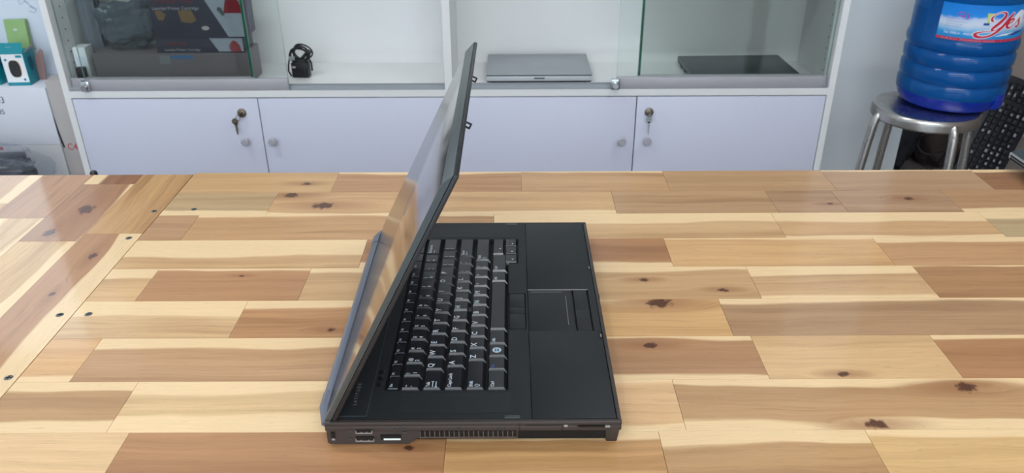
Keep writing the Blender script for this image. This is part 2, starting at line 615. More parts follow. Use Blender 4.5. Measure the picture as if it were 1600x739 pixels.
# shop front: wall with a wide glazed opening behind the camera
b = MB()
b.box(FX0, -2.6, FY0 - .1, FY0, 0, 2.9).box(2.6, FX1, FY0 - .1, FY0, 0, 2.9).box(-2.6, 2.6, FY0 - .1, FY0, 2.82, 2.9).box(-2.6, 2.6, FY0 - .1, FY0, 0, .25)
struct(b.build('wall_front', M['wall']))
b = MB()
for x in (-2.6, -1.3, 0, 1.26, 2.56):
    b.box(x, x + .04, FY0 - .08, FY0 - .02, .25, 2.82)
b.box(-2.6, 2.6, FY0 - .08, FY0 - .02, .25, .29).box(-2.6, 2.6, FY0 - .08, FY0 - .02, 2.78, 2.82)
wf = struct(b.build('window_1', M['alu']))
for k, x in enumerate((-2.56, -1.26, .04, 1.30)):
    MB().box(x, x + 1.26, FY0 - .054, FY0 - .048, .29, 2.78).build('pane', M['glass'], wf)
struct(MB().box(FX0, -1.97, YB - .012, YB, 0, .09).build('baseboard_back', M['lam_white']))


def ceiling_lamp(x, y, label):
    t = thing('ceiling_lamp', (x, y, 2.9), label, 'lamp', 'ceiling batten lamps')
    MB().box(-.62, .62, -.07, .07, -.035, 0, bev=.006).build('housing', M['lamp_body'], t)
    em = bpy.data.materials.get('lamp_tube')
    if not em:
        em = pm('lamp_tube', (240, 244, 250), .4)
        bs = em.node_tree.nodes['Principled BSDF']
        bs.inputs['Emission Color'].default_value = LAMP_COLOR + (1,)
        bs.inputs['Emission Strength'].default_value = 6.0
    for s in (-1, 1):
        MB().tube([(-.58, s * .03, -.052), (.58, s * .03, -.052)], .012, 10).build('tube', em, t)
    ld = bpy.data.lights.new('lamp_light', 'AREA')
    ld.shape = 'RECTANGLE'; ld.size = 1.16; ld.size_y = .05
    ld.energy = LAMP_POWER; ld.color = LAMP_COLOR
    lo = bpy.data.objects.new('lamp_light', ld); COL.objects.link(lo)
    lo.parent = t; lo.location = (0, 0, -.07)
    return t


for x, y, lab in ((-1.3, 1.1, 'twin tube batten lamp on ceiling, above the left counter'),
                  (1.3, 1.1, 'twin tube batten lamp on ceiling, above the right end of the work table'),
                  (-.66, -1.28, 'left batten lamp of the nearer ceiling row behind the camera'),
                  (.60, -1.28, 'right batten lamp of the nearer ceiling row behind the camera'),
                  (-1.27, -2.05, 'left batten lamp of the ceiling row by the shop front'),
                  (0, -2.05, 'middle batten lamp of the ceiling row by the shop front'),
                  (1.27, -2.05, 'right batten lamp of the ceiling row by the shop front')):
    ceiling_lamp(x, y, lab)

# ------------------------------------------------------------------ tables
TOP = .75


def plank(name, u0, u1, v0, v1, along, col, parent, sap=(0, 0), knots=(), contrast=1.0, dz=0.0):
    """a board: along 'x' (u = X, v = Y) or along 'y' (u = Y, v = X), board top at local z = dz"""
    g, ch, th = .00018, .00005, .028
    a0, a1, c0, c1 = u0 + g, u1 - g, v0 + g, v1 - g
    t = MB()
    if along == 'x':
        P = lambda u, v, z: (u, v, z)
    else:
        P = lambda u, v, z: (v, u, z)
    rings = []
    for (e, z) in ((0, -th), (0, -ch), (ch, 0)):
        rings.append([t.b.verts.new(P(u, v, z + dz)) for u, v in ((a0 + e, c0 + e), (a1 - e, c0 + e), (a1 - e, c1 - e), (a0 + e, c1 - e))])
    for k in range(2):
        for i in range(4):
            j = (i + 1) % 4
            t.b.faces.new((rings[k][i], rings[k][j], rings[k + 1][j], rings[k + 1][i]))
    t.b.faces.new(rings[2]); t.b.faces.new(rings[0][::-1])
    o = t.build(name, M['wood'], parent, smooth=0)
    me = o.data
    sd = random.random()
    auv = me.attributes.new('plank_uv', 'FLOAT_VECTOR', 'POINT')
    at = me.attributes.new('tint', 'FLOAT_COLOR', 'POINT')
    asp = me.attributes.new('sap', 'FLOAT_VECTOR', 'POINT')
    ks = list(knots)[:2]
    while len(ks) < 2:
        ks.append((-9, -9, .01))
    ak = [me.attributes.new('knot_' + 'ab'[i], 'FLOAT_VECTOR', 'POINT') for i in range(2)]
    lc = lin(col)
    lc = (lc[0] * .88, lc[1] * .84, lc[2] * .75, 1)
    auv, at, asp = (me.attributes[q] for q in ('plank_uv', 'tint', 'sap'))
    ak = [me.attributes['knot_' + q] for q in 'ab']
    for i, v in enumerate(me.vertices):
        u, vv = (v.co.x, v.co.y) if along == 'x' else (v.co.y, v.co.x)
        auv.data[i].vector = (u, (vv - v0) / (v1 - v0), sd)
        at.data[i].color = lc
        asp.data[i].vector = (sap[0], sap[1], contrast)
        for k in range(2):
            ku, kv, s = ks[k]
            ak[k].data[i].vector = (ku, (kv - v0) / (v1 - v0), s)
    return o


PITCH_ROW = .0719
Y_FAR = 1.1238
table = thing('work_table', (0, 0, TOP), 'long butcher block work table of mixed pale and brown planks under the open laptop', 'table')
MB().box(-.476, 1.34, .27, 1.121, -.05, -.0285).build('core_board', M['core'], table)
for (x, y) in ((-.42, .33), (1.28, .33), (-.42, 1.06), (1.28, 1.06)):
    MB().box(x - .035, x + .035, y - .035, y + .035, -TOP, -.05, bev=.004).build('leg', M['leg_wood'], table)
MB().box(-.385, 1.245, .315, .345, -.13, -.05).build('apron', M['leg_wood'], table)
MB().box(-.385, 1.245, 1.045, 1.075, -.13, -.05).build('apron', M['leg_wood'], table)
ROWS = [
    [(-.478, -.26, (200, 158, 108), 0, 0, [(-.30, 1.083, .006)]), (-.26, .014, (186, 138, 94), 0, .10), (.014, .227, (194, 150, 104), 0, .06),
     (.227, .466, (184, 144, 104), 0, 0), (.466, .692, (178, 140, 106), 0, .06), (.692, .98, (150, 104, 68), 0, .14), (.98, 1.342, (190, 146, 100), 0, 0)],
    [(-.478, -.334, (188, 156, 116), .2, 0), (-.334, .142, (208, 164, 114), .16, 0, [(-.261, 1.009, .013), (-.313, 1.043, .009)]), (.142, .362, (186, 146, 106), 0, 0),
     (.362, .456, (178, 140, 106), 0, 0, [(.4404, 1.008, .004)]), (.456, .613, (176, 138, 106), 0, 0, [(.556, 1.0234, .006)]), (.613, .95, (180, 138, 98), .15, 0), (.95, 1.342, (206, 164, 118), 0, .2)],
    [(-.478, -.423, (184, 140, 100), 0, 0), (-.423, -.024, (192, 146, 98), 0, .08), (-.024, .35, (206, 166, 118), 0, .38), (.35, .63, (202, 158, 110), .08, .36), (.63, 1.0, (190, 164, 126), 0, .28), (1.0, 1.342, (186, 138, 92), 0, 0)],
    [(-.478, -.184, (206, 164, 116), 0, .60), (-.184, .193, (178, 126, 82), .16, 0), (.193, .459, (208, 162, 108), 0, .06), (.459, .9, (194, 148, 102), 0, .2), (.9, 1.342, (214, 174, 126), .2, 0)],
    [(-.478, -.422, (212, 170, 120), 0, .3), (-.422, -.24, (182, 132, 90), 0, .05, [(-.3185, .8190, .003)]), (-.24, .279, (200, 160, 114), 0, .15, [(.1539, .8061, .0045), (.24, .7828, .005)]),
     (.279, .478, (202, 162, 118), .1, .32), (.478, .88, (172, 126, 84), 0, .05), (.88, 1.342, (200, 156, 108), 0, .1)],
    [(-.478, -.295, (218, 180, 134), 0, .45), (-.295, -.02, (186, 136, 90), 0, .18, [(-.1915, .707, .0045)]), (-.02, .23, (212, 166, 110), 0, .09, [(.1627, .7562, .012)]), (.23, .92, (174, 136, 100), 0, .14), (.92, 1.342, (208, 168, 118), 0, 0)],
    [(-.478, -.426, (214, 166, 114), .12, 0), (-.426, -.08, (190, 146, 104), 0, .26), (-.08, .247, (176, 130, 90), .1, .1, [(.1408, .6769, .006)]), (.247, .433, (214, 174, 126), 0, .0, [(.3217, .6281, .005)]), (.433, .84, (174, 124, 82), 0, .1), (.84, 1.342, (202, 160, 112), 0, 0)],
    [(-.478, -.359, (184, 142, 96), .22, .2), (-.359, .0, (216, 180, 132), .3, .24), (.0, .153, (220, 176, 128), .12, .1), (.153, .80, (188, 146, 102), .16, .14, [(.4289, .6068, .009), (.3234, .5555, .008)]), (.80, 1.342, (208, 166, 116), 0, 0)],
    [(-.478, -.338, (222, 184, 138), .2, .0), (-.338, -.058, (180, 130, 86), 0, 0, [(-.09, .528, .004)]), (-.058, .128, (206, 158, 102), 0, .16), (.128, .31, (186, 144, 98), 0, .26), (.31, .80, (214, 174, 118), .1, .18), (.80, 1.342, (190, 146, 98), 0, 0)],
]
for k, row in enumerate(ROWS):
    y1 = Y_FAR - PITCH_ROW * k
    for p in row:
        plank('plank', p[0], p[1], y1 - PITCH_ROW, y1, 'x', p[2], table, (p[3], p[4]), p[5] if len(p) > 5 else (), random.uniform(.6, 1.1))
rc = [(222, 184, 138), (184, 134, 90), (206, 162, 108), (190, 148, 102), (214, 174, 118), (178, 130, 86)]
for k in range(9, 12):
    y1 = Y_FAR - PITCH_ROW * k
    xs = [-.478] + sorted(random.uniform(-.3, 1.2) for _ in range(4)) + [1.342]
    for i in range(5):
        if xs[i + 1] - xs[i] > .02:
            plank('plank', xs[i], xs[i + 1], y1 - PITCH_ROW, y1, 'x', random.choice(rc), table, (random.choice((0, .2)), random.choice((0, .25))))


def screw(x, y, parent):
    b = MB()
    b.lathe([(0, .0003), (.0038, .0003), (.0044, -.0001), (.0044, -.002)], 14, (x, y, 0))
    b.box(x - .003, x + .003, y - .0006, y + .0006, .0002, .00045, 1).box(x - .0006, x + .0006, y - .003, y + .003, .0002, .00045, 1)
    return b.build('screw', [M['screw'], M['dark']], parent)


for x, y in ((-.4368, .9986), (-.4618, .7384)):
    screw(x, y, table)

side = thing('side_table', (0, 0, TOP), 'butcher block counter with planks running away, left of the work table', 'table')
YS = 1.1185
MB().box(-1.22, -.482, -.38, YS - .003, -.05, -.0285).build('core_board', M['core'], side)
for (x, y) in ((-1.16, -.3), (-.54, -.3), (-1.16, 1.05), (-.54, 1.05)):
    MB().box(x - .035, x + .035, y - .035, y + .035, -TOP, -.05, bev=.004).build('leg', M['leg_wood'], side)
PW = .0751
COLS = [
    [(.9276, YS, (198, 152, 98), 0, 0), (.45, .9276, (176, 126, 82), .0, .34, [(.868, -.517, .006), (.78, -.522, .004)]), (-.1, .45, (206, 160, 108), 0, 0), (-.385, -.1, (190, 140, 90), 0, 0)],
    [(1.084, YS, (146, 96, 60), .25, 0), (.907, 1.084, (170, 122, 86), 0, .06, [(1.0, -.585, .012), (.93, -.60, .009)]), (.5, .907, (208, 168, 116), 0, .2), (.02, .5, (186, 138, 90), 0, 0), (-.385, .02, (214, 172, 120), 0, 0)],
    [(.9731, YS, (178, 130, 92), .0, .0), (.55, .9731, (216, 178, 134), .3, .1), (.1, .55, (184, 136, 90), 0, 0), (-.385, .1, (206, 162, 110), 0, .2)],
    [(1.02, YS, (190, 146, 104), .0, .28), (.62, 1.02, (198, 154, 110), .1, 0), (.0, .62, (214, 172, 122), 0, 0), (-.385, .0, (186, 136, 92), 0, 0)],
]
for k in range(10):
    x1 = -.4788 - PW * k
    if k < 4:
        segs = COLS[k]
    else:
        ys = [-.385] + sorted(random.uniform(-.2, 1.0) for _ in range(2)) + [YS]
        segs = [(ys[i], ys[i + 1], random.choice(rc), random.choice((0, .2)), random.choice((0, .25))) for i in range(3)]
    for p in segs:
        # v grows with X: sap far edge = seam side
        plank('plank', p[0], p[1], x1 - PW, x1, 'y', p[2], side, (p[3], p[4]), [(q[0], q[1], q[2]) for q in p[5]] if len(p) > 5 else (), 1.5)
for x, y in ((-.4895, .993), (-.4915, .915), (-.4925, .7374), (-.4880, .6277)):
    screw(x, y, side)
MB().lathe([(0, .006), (.004, .0055), (.0055, .003), (.0055, -.01)], 12, (-.632, YS + .0062, -.002)).build('edge_bolt', M['black_plastic'], side)

# ------------------------------------------------------------------ the open laptop
LW, LD = .373, .2525       # width (along Y), depth (along X)
lap = thing('open_laptop', (-.16, .53, TOP), 'large black business laptop standing open side-on on the plank table', 'laptop')
TZ = .0265
b = MB()
b.box(0, LD, 0, LW, .0165, .0225, bev=.0012)                       # upper tray
b.prism([(.001, .0165), (.001, .004), (.003, .0025), (.070, .0025), (.080, .0100), (.1645, .0102), (.1645, .0165)], 'y', .0006, .03)
b.prism([(.001, .0165), (.001, .004), (.003, .0025), (.070, .0025), (.080, .0100), (.1645, .0102), (.1645, .0165)], 'y', LW - .03, LW - .0006)
b.build('base_body', M['side'], lap)
MB().box(.004, LD - .006, .006, LW - .006, .003, .0164).build('underside', M['dark'], lap)  # near-black colour paints in the shade beneath the base
for y0, y1 in ((.002, .020), (LW - .020, LW - .002)):
    MB().frustum(.2405, .2500, y0 + .003, y1, 0, .2388, .2515, y0, y1, .0166, bev=.001).build('front_foot', M['side'], lap)
for (x, y) in ((.02, .05), (.02, LW - .05)):
    MB().lathe([(0, 0), (.007, 0), (.008, .001), (.008, .0032)], 14, (x, y, 0)).build('rubber_foot', M['black_plastic'], lap)
# deck frame: thin rim all round, bezel with the keyboard well, palm rest
b = MB()
b.box(0, LD, 0, .004, .0225, TZ, bev=.0009).box(0, LD, LW - .004, LW, .0225, TZ, bev=.0009)
b.box(.2488, LD, .004, LW - .004, .0225, TZ, bev=.0009).box(0, .006, .004, LW - .004, .0225, TZ, bev=.0009)
b.build('deck_rim', M['side'], lap)
KX0, KX1, KY0, KY1 = .0452, .1562, .0425, .3285
b = MB()
z1 = TZ - .0001
b.box(.006, KX0, .0042, LW - .0042, .0225, z1)
b.box(KX0, .176, .0042, KY0, .0225, z1).box(KX0, .176, KY1, LW - .0042, .0225, z1)
b.box(KX1, .176, KY0, .1375, .0225, z1).box(KX1, .176, .2050, .2690, .0225, z1)
b.box(.1742, .176, .1375, .2050, .0225, z1).box(.1675, .176, .2690, KY1, .0225, z1)
b.build('keyboard_bezel', M['deck'], lap, smooth=0)
MB().box(KX0, .1742, KY0, KY1, .0215, .0228).build('key_well', M['well'], lap)
b = MB()
PX0, PX1 = .1765, .2482
b.box(PX0, PX1, .0045, .1345, .0225, TZ, bev=.0004).box(PX0, PX1, .2125, LW - .0045, .0225, TZ, bev=.0004)
b.box(.2412, PX1, .1345, .2125, .0225, TZ)
b.build('palm_rest', M['deck'], lap)
MB().box(.1768, .2236, .1350, .2118, .0225, TZ - .0006, bev=.0003).build('touchpad', M['deck'], lap)
MB().box(.2165, .2169, .146, .200, TZ - .0006, TZ - .0004).build('scroll_mark', M['grey_mark'], lap)
MB().box(.1800, .2130, .2082, .2085, TZ - .0006, TZ - .0004).build('scroll_mark', M['grey_mark'], lap)
MB().box(.1765, .2410, .2120, .2124, TZ - .0006, TZ + .0002).build('pad_edge', M['grey_mark'], lap)
for y0, y1 in ((.1352, .1735), (.1741, .2115)):
    MB().box(.2252, .2396, y0, y1, .0225, TZ - .0002, bev=.0004).build('pad_button', M['deck'], lap)
for y0, y1, dz in ((.1390, .1660, 0), (.1668, .1778, .0003), (.1786, .2040, 0)):
    MB().box(.1572, .1732, y0, y1, .0225, TZ + dz, bev=.0005).build('stick_button', M['deck'], lap)
# latch slots in the palm rest front edge
for y in (.1263, .2592):
    MB().box(.2462, .2484, y - .005, y + .005, TZ - .0006, TZ + .0003).build('latch_slot', M['dark'], lap)
    MB().box(.2464, .2474, y - .003, y + .002, TZ + .0001, TZ + .0006).build('latch_slot', M['grey_mark'], lap)
MB().box(.2516, .2529, .196, .203, TZ - .004, TZ - .0008).build('latch_button', M['dark'], lap)
for y0, y1 in ((.0046, .0082), (LW - .0082, LW - .0046)):
    MB().box(.1530, .1660, y0, y1, TZ - .0012, TZ + .0006, bev=.0003).build('bezel_clip', M['lid_rim'], lap)


def dotted(name, col, hole, sc_):
    m = pm(name, col, .5)
    nt = m.node_tree
    bs = nt.nodes['Principled BSDF']
    tc = nt.nodes.new('ShaderNodeTexCoord')
    vo = nt.nodes.new('ShaderNodeTexVoronoi')
    vo.inputs['Scale'].default_value = sc_
    vo.inputs['Randomness'].default_value = 0.0
    nt.links.new(tc.outputs['Object'], vo.inputs['Vector'])
    mr = nt.nodes.new('ShaderNodeMapRange')
    mr.inputs['From Min'].default_value = .28; mr.inputs['From Max'].default_value = .36
    nt.links.new(vo.outputs['Distance'], mr.inputs['Value'])
    mx = nt.nodes.new('ShaderNodeMix'); mx.data_type = 'RGBA'
    mx.inputs['A'].default_value = lin(hole); mx.inputs['B'].default_value = lin(col)
    nt.links.new(mr.outputs[0], mx.inputs['Factor'])
    nt.links.new(mx.outputs['Result'], bs.inputs['Base Color'])
    return m


M['grille'] = dotted('speaker_holes', (33, 36, 39), (12, 12, 13), 650)
for y0, y1 in ((.0120, .0390), (.3330, .3590)):
    MB().box(.062, .158, y0, y1, TZ - .0006, TZ + .0001).build('speaker_grille', M['grille'], lap)
# thin frame line and name on the hinge strip
b = MB()
b.box(.0345, .0351, .0080, .365, TZ - .0004, TZ + .0002).box(.0085, .0350, .0080, .0086, TZ - .0004, TZ + .0002)
b.build('trim_line', M['lid_rim'], lap)
text('lettering', 'LATITUDE', .0042, M['grey_mark'], lap, (.0236, .0225, TZ + .0001), (0, 1, 0), (-1, 0, 0), spacing=1.75)
for y in (.047, .056, .065):
    MB().box(.0375, .0425, y, y + .007, TZ - .001, TZ + .0004, bev=.0003).build('media_button', M['deck_dark'], lap)

# keys -----------------------------------------------------------------
UK = .019
rows = []
fn = ['Esc', 'F1', 'F2', 'F3', 'F4', 'F5', 'F6', 'F7', 'F8', 'F9', 'F10', 'F11', 'F12', 'PrtSc', 'Ins', 'Del']
rows.append((.0470, .0585, [(s, .285 / 16 / UK) for s in fn]))
num = [('~', '`'), ('!', '1'), ('@', '2'), ('#', '3'), ('$', '4'), ('%', '5'), ('^', '6'), ('&', '7'), ('*', '8'), ('(', '9'), (')', '0'), ('_', '-'), ('+', '=')]
rows.append((.0596, .0780, [(p, 1) for p in num] + [('Backspace', 2)]))
rows.append((.0790, .0974, [('Tab', 1.5)] + [(c, 1) for c in 'QWERTYUIOP'] + [(('{', '['), 1), (('}', ']'), 1), (('|', '\\'), 1.5)]))
rows.append((.0984, .1168, [('Caps Lock', 1.75)] + [(c, 1) for c in 'ASDFGHJKL'] + [((':', ';'), 1), (('"', "'"), 1), ('Enter', 2.25)]))
rows.append((.1178, .1360, [('Shift', 2.25)] + [(c, 1) for c in 'ZXCVBNM'] + [(('<', ','), 1), (('>', '.'), 1), (('?', '/'), 1), ('Shift', 2.75)]))
key_cache = {}


def key(x0, x1, y0, y1, leg, arrow=None):
    kw, kd = round(y1 - y0, 4), round(x1 - x0, 4)
    g = .0004
    me = key_cache.get((kw, kd))
    if me is None:
        small = kd < .015 and kw < .02
        n_in = .0030 if not small else .0020
        f_in = .0036 if kd > .015 else .0016
        t = MB()
        t.frustum(g, kd - g, g, kw - g, .0002, .0014, kd - f_in, n_in, kw - .0016, .0042)
        o = t.build('key', M['key'], lap, smooth=0, loc=(x0, y0, .0230))
        key_cache[(kw, kd)] = o.data
    else:
        o = link('key', me, lap, (x0, y0, .0230))
    zt = .00423
    X, Y = (0, 1, 0), (-1, 0, 0)
    lay = M['legend']

    def T(s, size, dx, dy, mat=lay, **k):
        return text('legend', s, size, mat, o, (dx, dy, zt), X, Y, bold=.018, **k)
    e = .0036
    if isinstance(leg, tuple):
        T(leg[0], .0050, .0062, e)
        T(leg[1], .0054, .0126, e)
    elif leg == 'win':
        b = MB()
        b.lathe([(0, 0), (.0042, 0)], 24, (kd * .43, kw * .5, zt + .0001))
        b.build('legend', lay, o, smooth=0)
        b = MB()
        for sx in (-1, 1):
            for sy in (-1, 1):
                cx, cy = kd * .43 + sx * .00125, kw * .5 + sy * .00125
                b.box(cx - .00095, cx + .00095, cy - .00095, cy + .00095, zt + .0001, zt + .0002)
        b.build('legend', M['teal_d'], o, smooth=0)
    elif leg in ('left', 'down', 'right', 'up'):
        cx, cy, s = kd * .62, kw * .35, .0013
        d = {'left': (0, -1), 'right': (0, 1), 'up': (-1, 0), 'down': (1, 0)}[leg]
        pv = (-d[1], d[0])
        pts = [(cx + d[0] * s, cy + d[1] * s), (cx - d[0] * s + pv[0] * s, cy - d[1] * s + pv[1] * s), (cx - d[0] * s - pv[0] * s, cy - d[1] * s - pv[1] * s)]
        MB().poly([(p[0], p[1], zt) for p in pts]).build('legend', lay, o, smooth=0)
        if leg == 'right':
            T('>>', .0030, .006, e, M['legend_blue'])
    elif leg:
        if len(leg) == 1:
            T(leg, .0076, .0074, e)
        elif kd < .013:
            T(leg, .0034, .0048, e)
        else:
            T(leg, .0046, .0062, e, M['legend_blue'] if leg == 'Fn' else lay)
        if leg in ('Tab', 'Enter', 'Shift', 'Backspace'):
            b = MB()
            if leg == 'Tab':
                for k in (0, 1):
                    bx = .0086 + k * .003
                    b.box(bx, bx + .0007, e, e + .0075, zt, zt + .0001)
                    q = e + .0075 if k == 0 else e
                    b.box(bx - .0008, bx + .0015, q - .0004, q + .0004, zt, zt + .0001)
            elif leg == 'Shift':
                cx, cy = .0100, e + .0012
                pts = [(cx - .0024, cy), (cx, cy - .0014 + .0000), (cx, cy - .0006), (cx + .0026, cy - .0006), (cx + .0026, cy + .0018), (cx, cy + .0018), (cx, cy + .0030)]
                pts = [(cx - .0022, cy + .0008), (cx, cy - .0012), (cx, cy - .0002), (cx + .0024, cy - .0002), (cx + .0024, cy + .0018), (cx, cy + .0018), (cx, cy + .0028)]
                n = len(pts)
                for i in range(n):
                    p, q = Vector(pts[i]), Vector(pts[(i + 1) % n])
                    dv = (q - p).normalized() * .0003
                    nv = Vector((-dv.y, dv.x))
                    b.poly([(*(p - dv + nv), zt), (*(q + dv + nv), zt), (*(q + dv - nv), zt), (*(p - dv - nv), zt)])
            elif leg == 'Enter':
                b.box(.0084, .0091, e, e + .0070, zt, zt + .0001).box(.0074, .0100, e, e + .0006, zt, zt + .0001)
            else:
                b.box(.0092, .0098, e, e + .0060, zt, zt + .0001)
            b.build('legend', lay, o, smooth=0)
    return o


for (x0, x1, ks) in rows:
    y = .0430
    for leg, wd in ks:
        key(x0, x1, y, y + wd * UK, leg)
        y += wd * UK
yb = .0430
for leg, y0, y1 in (('Ctrl', .0430, .0710), ('Fn', .0710, .0915), ('win', .0915, .1120), ('Alt', .1120, .1365), ('', .1365, .2290), ('Alt', .2290, .2510), ('Ctrl', .2510, .2895)):
    key(.1371, .1556, y0, y1, leg)
key(.1371, .1508, .2900, .3280, 'up')
for leg, y0, y1 in (('left', .2712, .2898), ('down', .2900, .3088), ('right', .3090, .3280)):
    key(.1514, .1662, y0, y1, leg)
MB().lathe([(0, .0064), (.0022, .006), (.0030, .0048), (.0024, .003), (.0024, 0)], 14, (.1160, .1715, .0230)).build('pointing_stick', M['black_plastic'], lap)

# near side ports --------------------------------------------------------
def port(name, x0, x1, z0, z1, metal=True, tongue=True):
    o = MB().box(x0, x1, -.0004, .0006, z0, z1).build(name, M['dark'], lap)
    b = MB()
    if metal:
        b.box(x0 + .0004, x1 - .0004, -.0009, .0, z0 - .0002, z0 + .0009).box(x0 - .0002, x0 + .0006, -.0009, 0, z0, z0 + .003).box(x1 - .0006, x1 + .0002, -.0009, 0, z0, z0 + .003)
        b.box(x0 + .0042, x0 + .0052, -.0007, 0, z0 + .0007, z0 + .0018).box(x1 - .0052, x1 - .0042, -.0007, 0, z0 + .0007, z0 + .0018)
        b.build('port_shell', M['port_metal'], o)
    return o


port('usb_port', .0262, .0402, .0150, .0192)
port('usb_port', .0255, .0412, .0062, .0108)
p = port('display_port', .0468, .0645, .0078, .0128, metal=False)
MB().box(.0495, .0640, -.0009, 0, .0078, .0094).build('port_shell', M['port_white'], p)
p = MB().box(.0050, .0080, -.0005, .001, .0090, .0160).build('lock_slot', M['dark'], lap)
MB().box(.0052, .0078, -.0008, .0, .0078, .0096).build('slot_lip', M['grey_mark'], p)
MB().box(.080, .1630, -.0002, .0008, .0108, .0168).build('vent_recess', M['dark'], lap)
b = MB()
for i in range(20):
    x = .0805 + i * .00415
    b.box(x, x + .0008, -.0008, .0002, .0106, .0170)
b.box(.0800, .1640, -.0008, .0002, .0100, .0108)
o = b.build('vent_grille', M['vent'], lap); o['kind'] = 'stuff'
b = MB()
b.box(.1655, .1660, -.0003, .001, .0166, TZ - .001).box(.2015, .2022, -.0003, .001, .0166, TZ - .003)
b.box(.1700, .2000, -.0003, .001, .0225, .0229)
b.build('card_slot_cover', M['dark'], lap)
MB().box(.2150, .2380, -.0004, .001, .0205, .0223).build('card_slot', M['dark'], lap)
MB().box(.2035, .2065, -.0004, .001, .0212, .0232).build('port_mark', M['grey_mark'], lap)
MB().box(.2385, .2425, -.0004, .001, .0205, .0222).build('port_mark', M['grey_mark'], lap)
for i, x in enumerate((.019, .019, .066)):
    z = (.0172, .0085, .0155)[i]
    MB().box(x, x + .0035, -.0003, .001, z - .0006, z + .0006).build('port_mark', M['lid_rim'], lap)
for x, wdt in ((.055, .002), (.059, .002), (.063, .006), (.112, .004), (.119, .001), (.127, .001), (.146, .004), (.152, .001)):
    MB().box(x, x + wdt, -.0013, .001, .0196, .0201).build('status_mark', M['lid_rim'], lap)

# hinge cover along the rear ---------------------------------------------
def octa(cx, cz, r, y0, y1, r2=None):
    return [(cx + r * math.cos(math.pi / 8 + k * math.pi / 4), cz + r * math.sin(math.pi / 8 + k * math.pi / 4)) for k in range(8)]


hx, hz, hr = -.0048, .0165, .0060
MB().prism(octa(hx, hz, hr, 0, 0), 'y', .050, .332, bev=.0006).build('hinge_cover', M['hinge'], lap)
for y0, y1, k0, k1 in ((.010, .0495, .45, 1.05), (.3325, .368, 1.05, .45)):
    b = MB()
    A = [b.b.verts.new((p[0] + .004 * (1 - k0), y0, p[1])) for p in octa(hx, hz, hr * k0, 0, 0)]
    mid = (y0 + y1) / 2
    Bm = [b.b.verts.new((p[0], mid, p[1])) for p in octa(hx, hz, hr * 1.05, 0, 0)]
    Cc = [b.b.verts.new((p[0] + .004 * (1 - k1), y1, p[1])) for p in octa(hx, hz, hr * k1, 0, 0)]
    for P, Q in ((A, Bm), (Bm, Cc)):
        for i in range(8):
            b.b.faces.new((P[i], P[(i + 1) % 8], Q[(i + 1) % 8], Q[i]))
    b.b.faces.new(A[::-1]); b.b.faces.new(Cc)
    b.build('hinge_cap', M['hinge'], lap)

# lid --------------------------------------------------------------------
LA = math.radians(63.5)
lid = link('lid_cover', None, lap)
bpy.data.objects.remove(lid)
LL = .252
rot = (0, -LA, 0)
org = (.0020, 0, .0304)
b = MB()
b.frustum(-.0050, LL, .0003, LW - .0003, -.0046, -.0048, LL - .013, .0050, LW - .0050, 0, mi=1, bev=.0006)
for f in b.b.faces:
    c = f.calc_center_median()
    f.normal_update()
    if abs(f.normal.z) > .9 and c.z > -.001:
        f.material_index = 0
lid = b.build('lid_cover', [M['lid'], M['lid_rim']], lap, loc=org, rot=rot)
MB().box(.001, LL + .0005, 0, LW, -.0088, -.0048, bev=.0012).build('lid_bezel', M['black_plastic'], lap, loc=org, rot=rot)
MB().box(.026, .238, .020, LW - .020, -.0090, -.0086).build('screen', M['screen'], lap, loc=org, rot=rot)
for y in (.1263, .2592):
    b = MB()
    b.box(.2434, .2447, y - .0013, y + .0013, -.0145, -.0085, bev=.0003).box(.2474, .2487, y - .0013, y + .0013, -.0145, -.0085, bev=.0003)
    b.box(.2434, .2487, y - .0013, y + .0013, -.0150, -.0136, bev=.0003)
    b.build('latch_hook', M['black_plastic'], lap, loc=org, rot=rot)
e = link('emblem', None, lap)
bpy.data.objects.remove(e)
b = MB()
b.lathe([(.0147, 0), (.0147, .0001), (.0153, .0001), (.0153, 0)], 36, (.128, .1865, .0))
b.build('emblem', M['hinge'], lap, loc=org, rot=rot)

# ------------------------------------------------------------------ cabinet
CY0, CY1 = 2.25, 2.545
cab = thing('display_cabinet', (0, 0, 0), 'wide white display cabinet with sliding glass doors and lavender cupboard doors, behind the table', 'cabinet')
CX0, CX1, CD0, CD1 = -1.290, .930, -.1905, -.1690
SH = .520
MB().box(CX0, CX0 + .0185, CY0, CY1, 0, 1.95).build('side_panel', M['lam_white'], cab)
MB().box(CX1 - .0185, CX1, CY0, CY1, 0, 1.95).build('side_panel', M['lam_white'], cab)
MB().box(CD0, CD1, CY0, CY1, SH, 1.93).build('divider', M['lam_white'], cab)
MB().box(CD0, CD1, CY0 + .02, CY1, .06, SH - .02).build('divider', M['lam_white'], cab)
MB().box(CX0 + .0185, CX1 - .0185, CY0, CY1, SH - .020, SH).build('shelf', M['lam_white'], cab)
MB().box(CX0 + .0185, CX1 - .0185, CY0 + .02, CY1, .06, .078).build('bottom_panel', M['lam_white'], cab)
MB().box(CX0 + .0185, CX1 - .0185, CY0 + .04, CY0 + .058, 0, .06).build('plinth', M['lam_white'], cab)
MB().box(CX0, CX1, CY0, CY1, 1.95, 1.97).build('top_panel', M['lam_white'], cab)
MB().box(CX0 + .0185, CX1 - .0185, CY1 - .010, CY1, .06, 1.95).build('back_panel', M['lam_white'], cab)
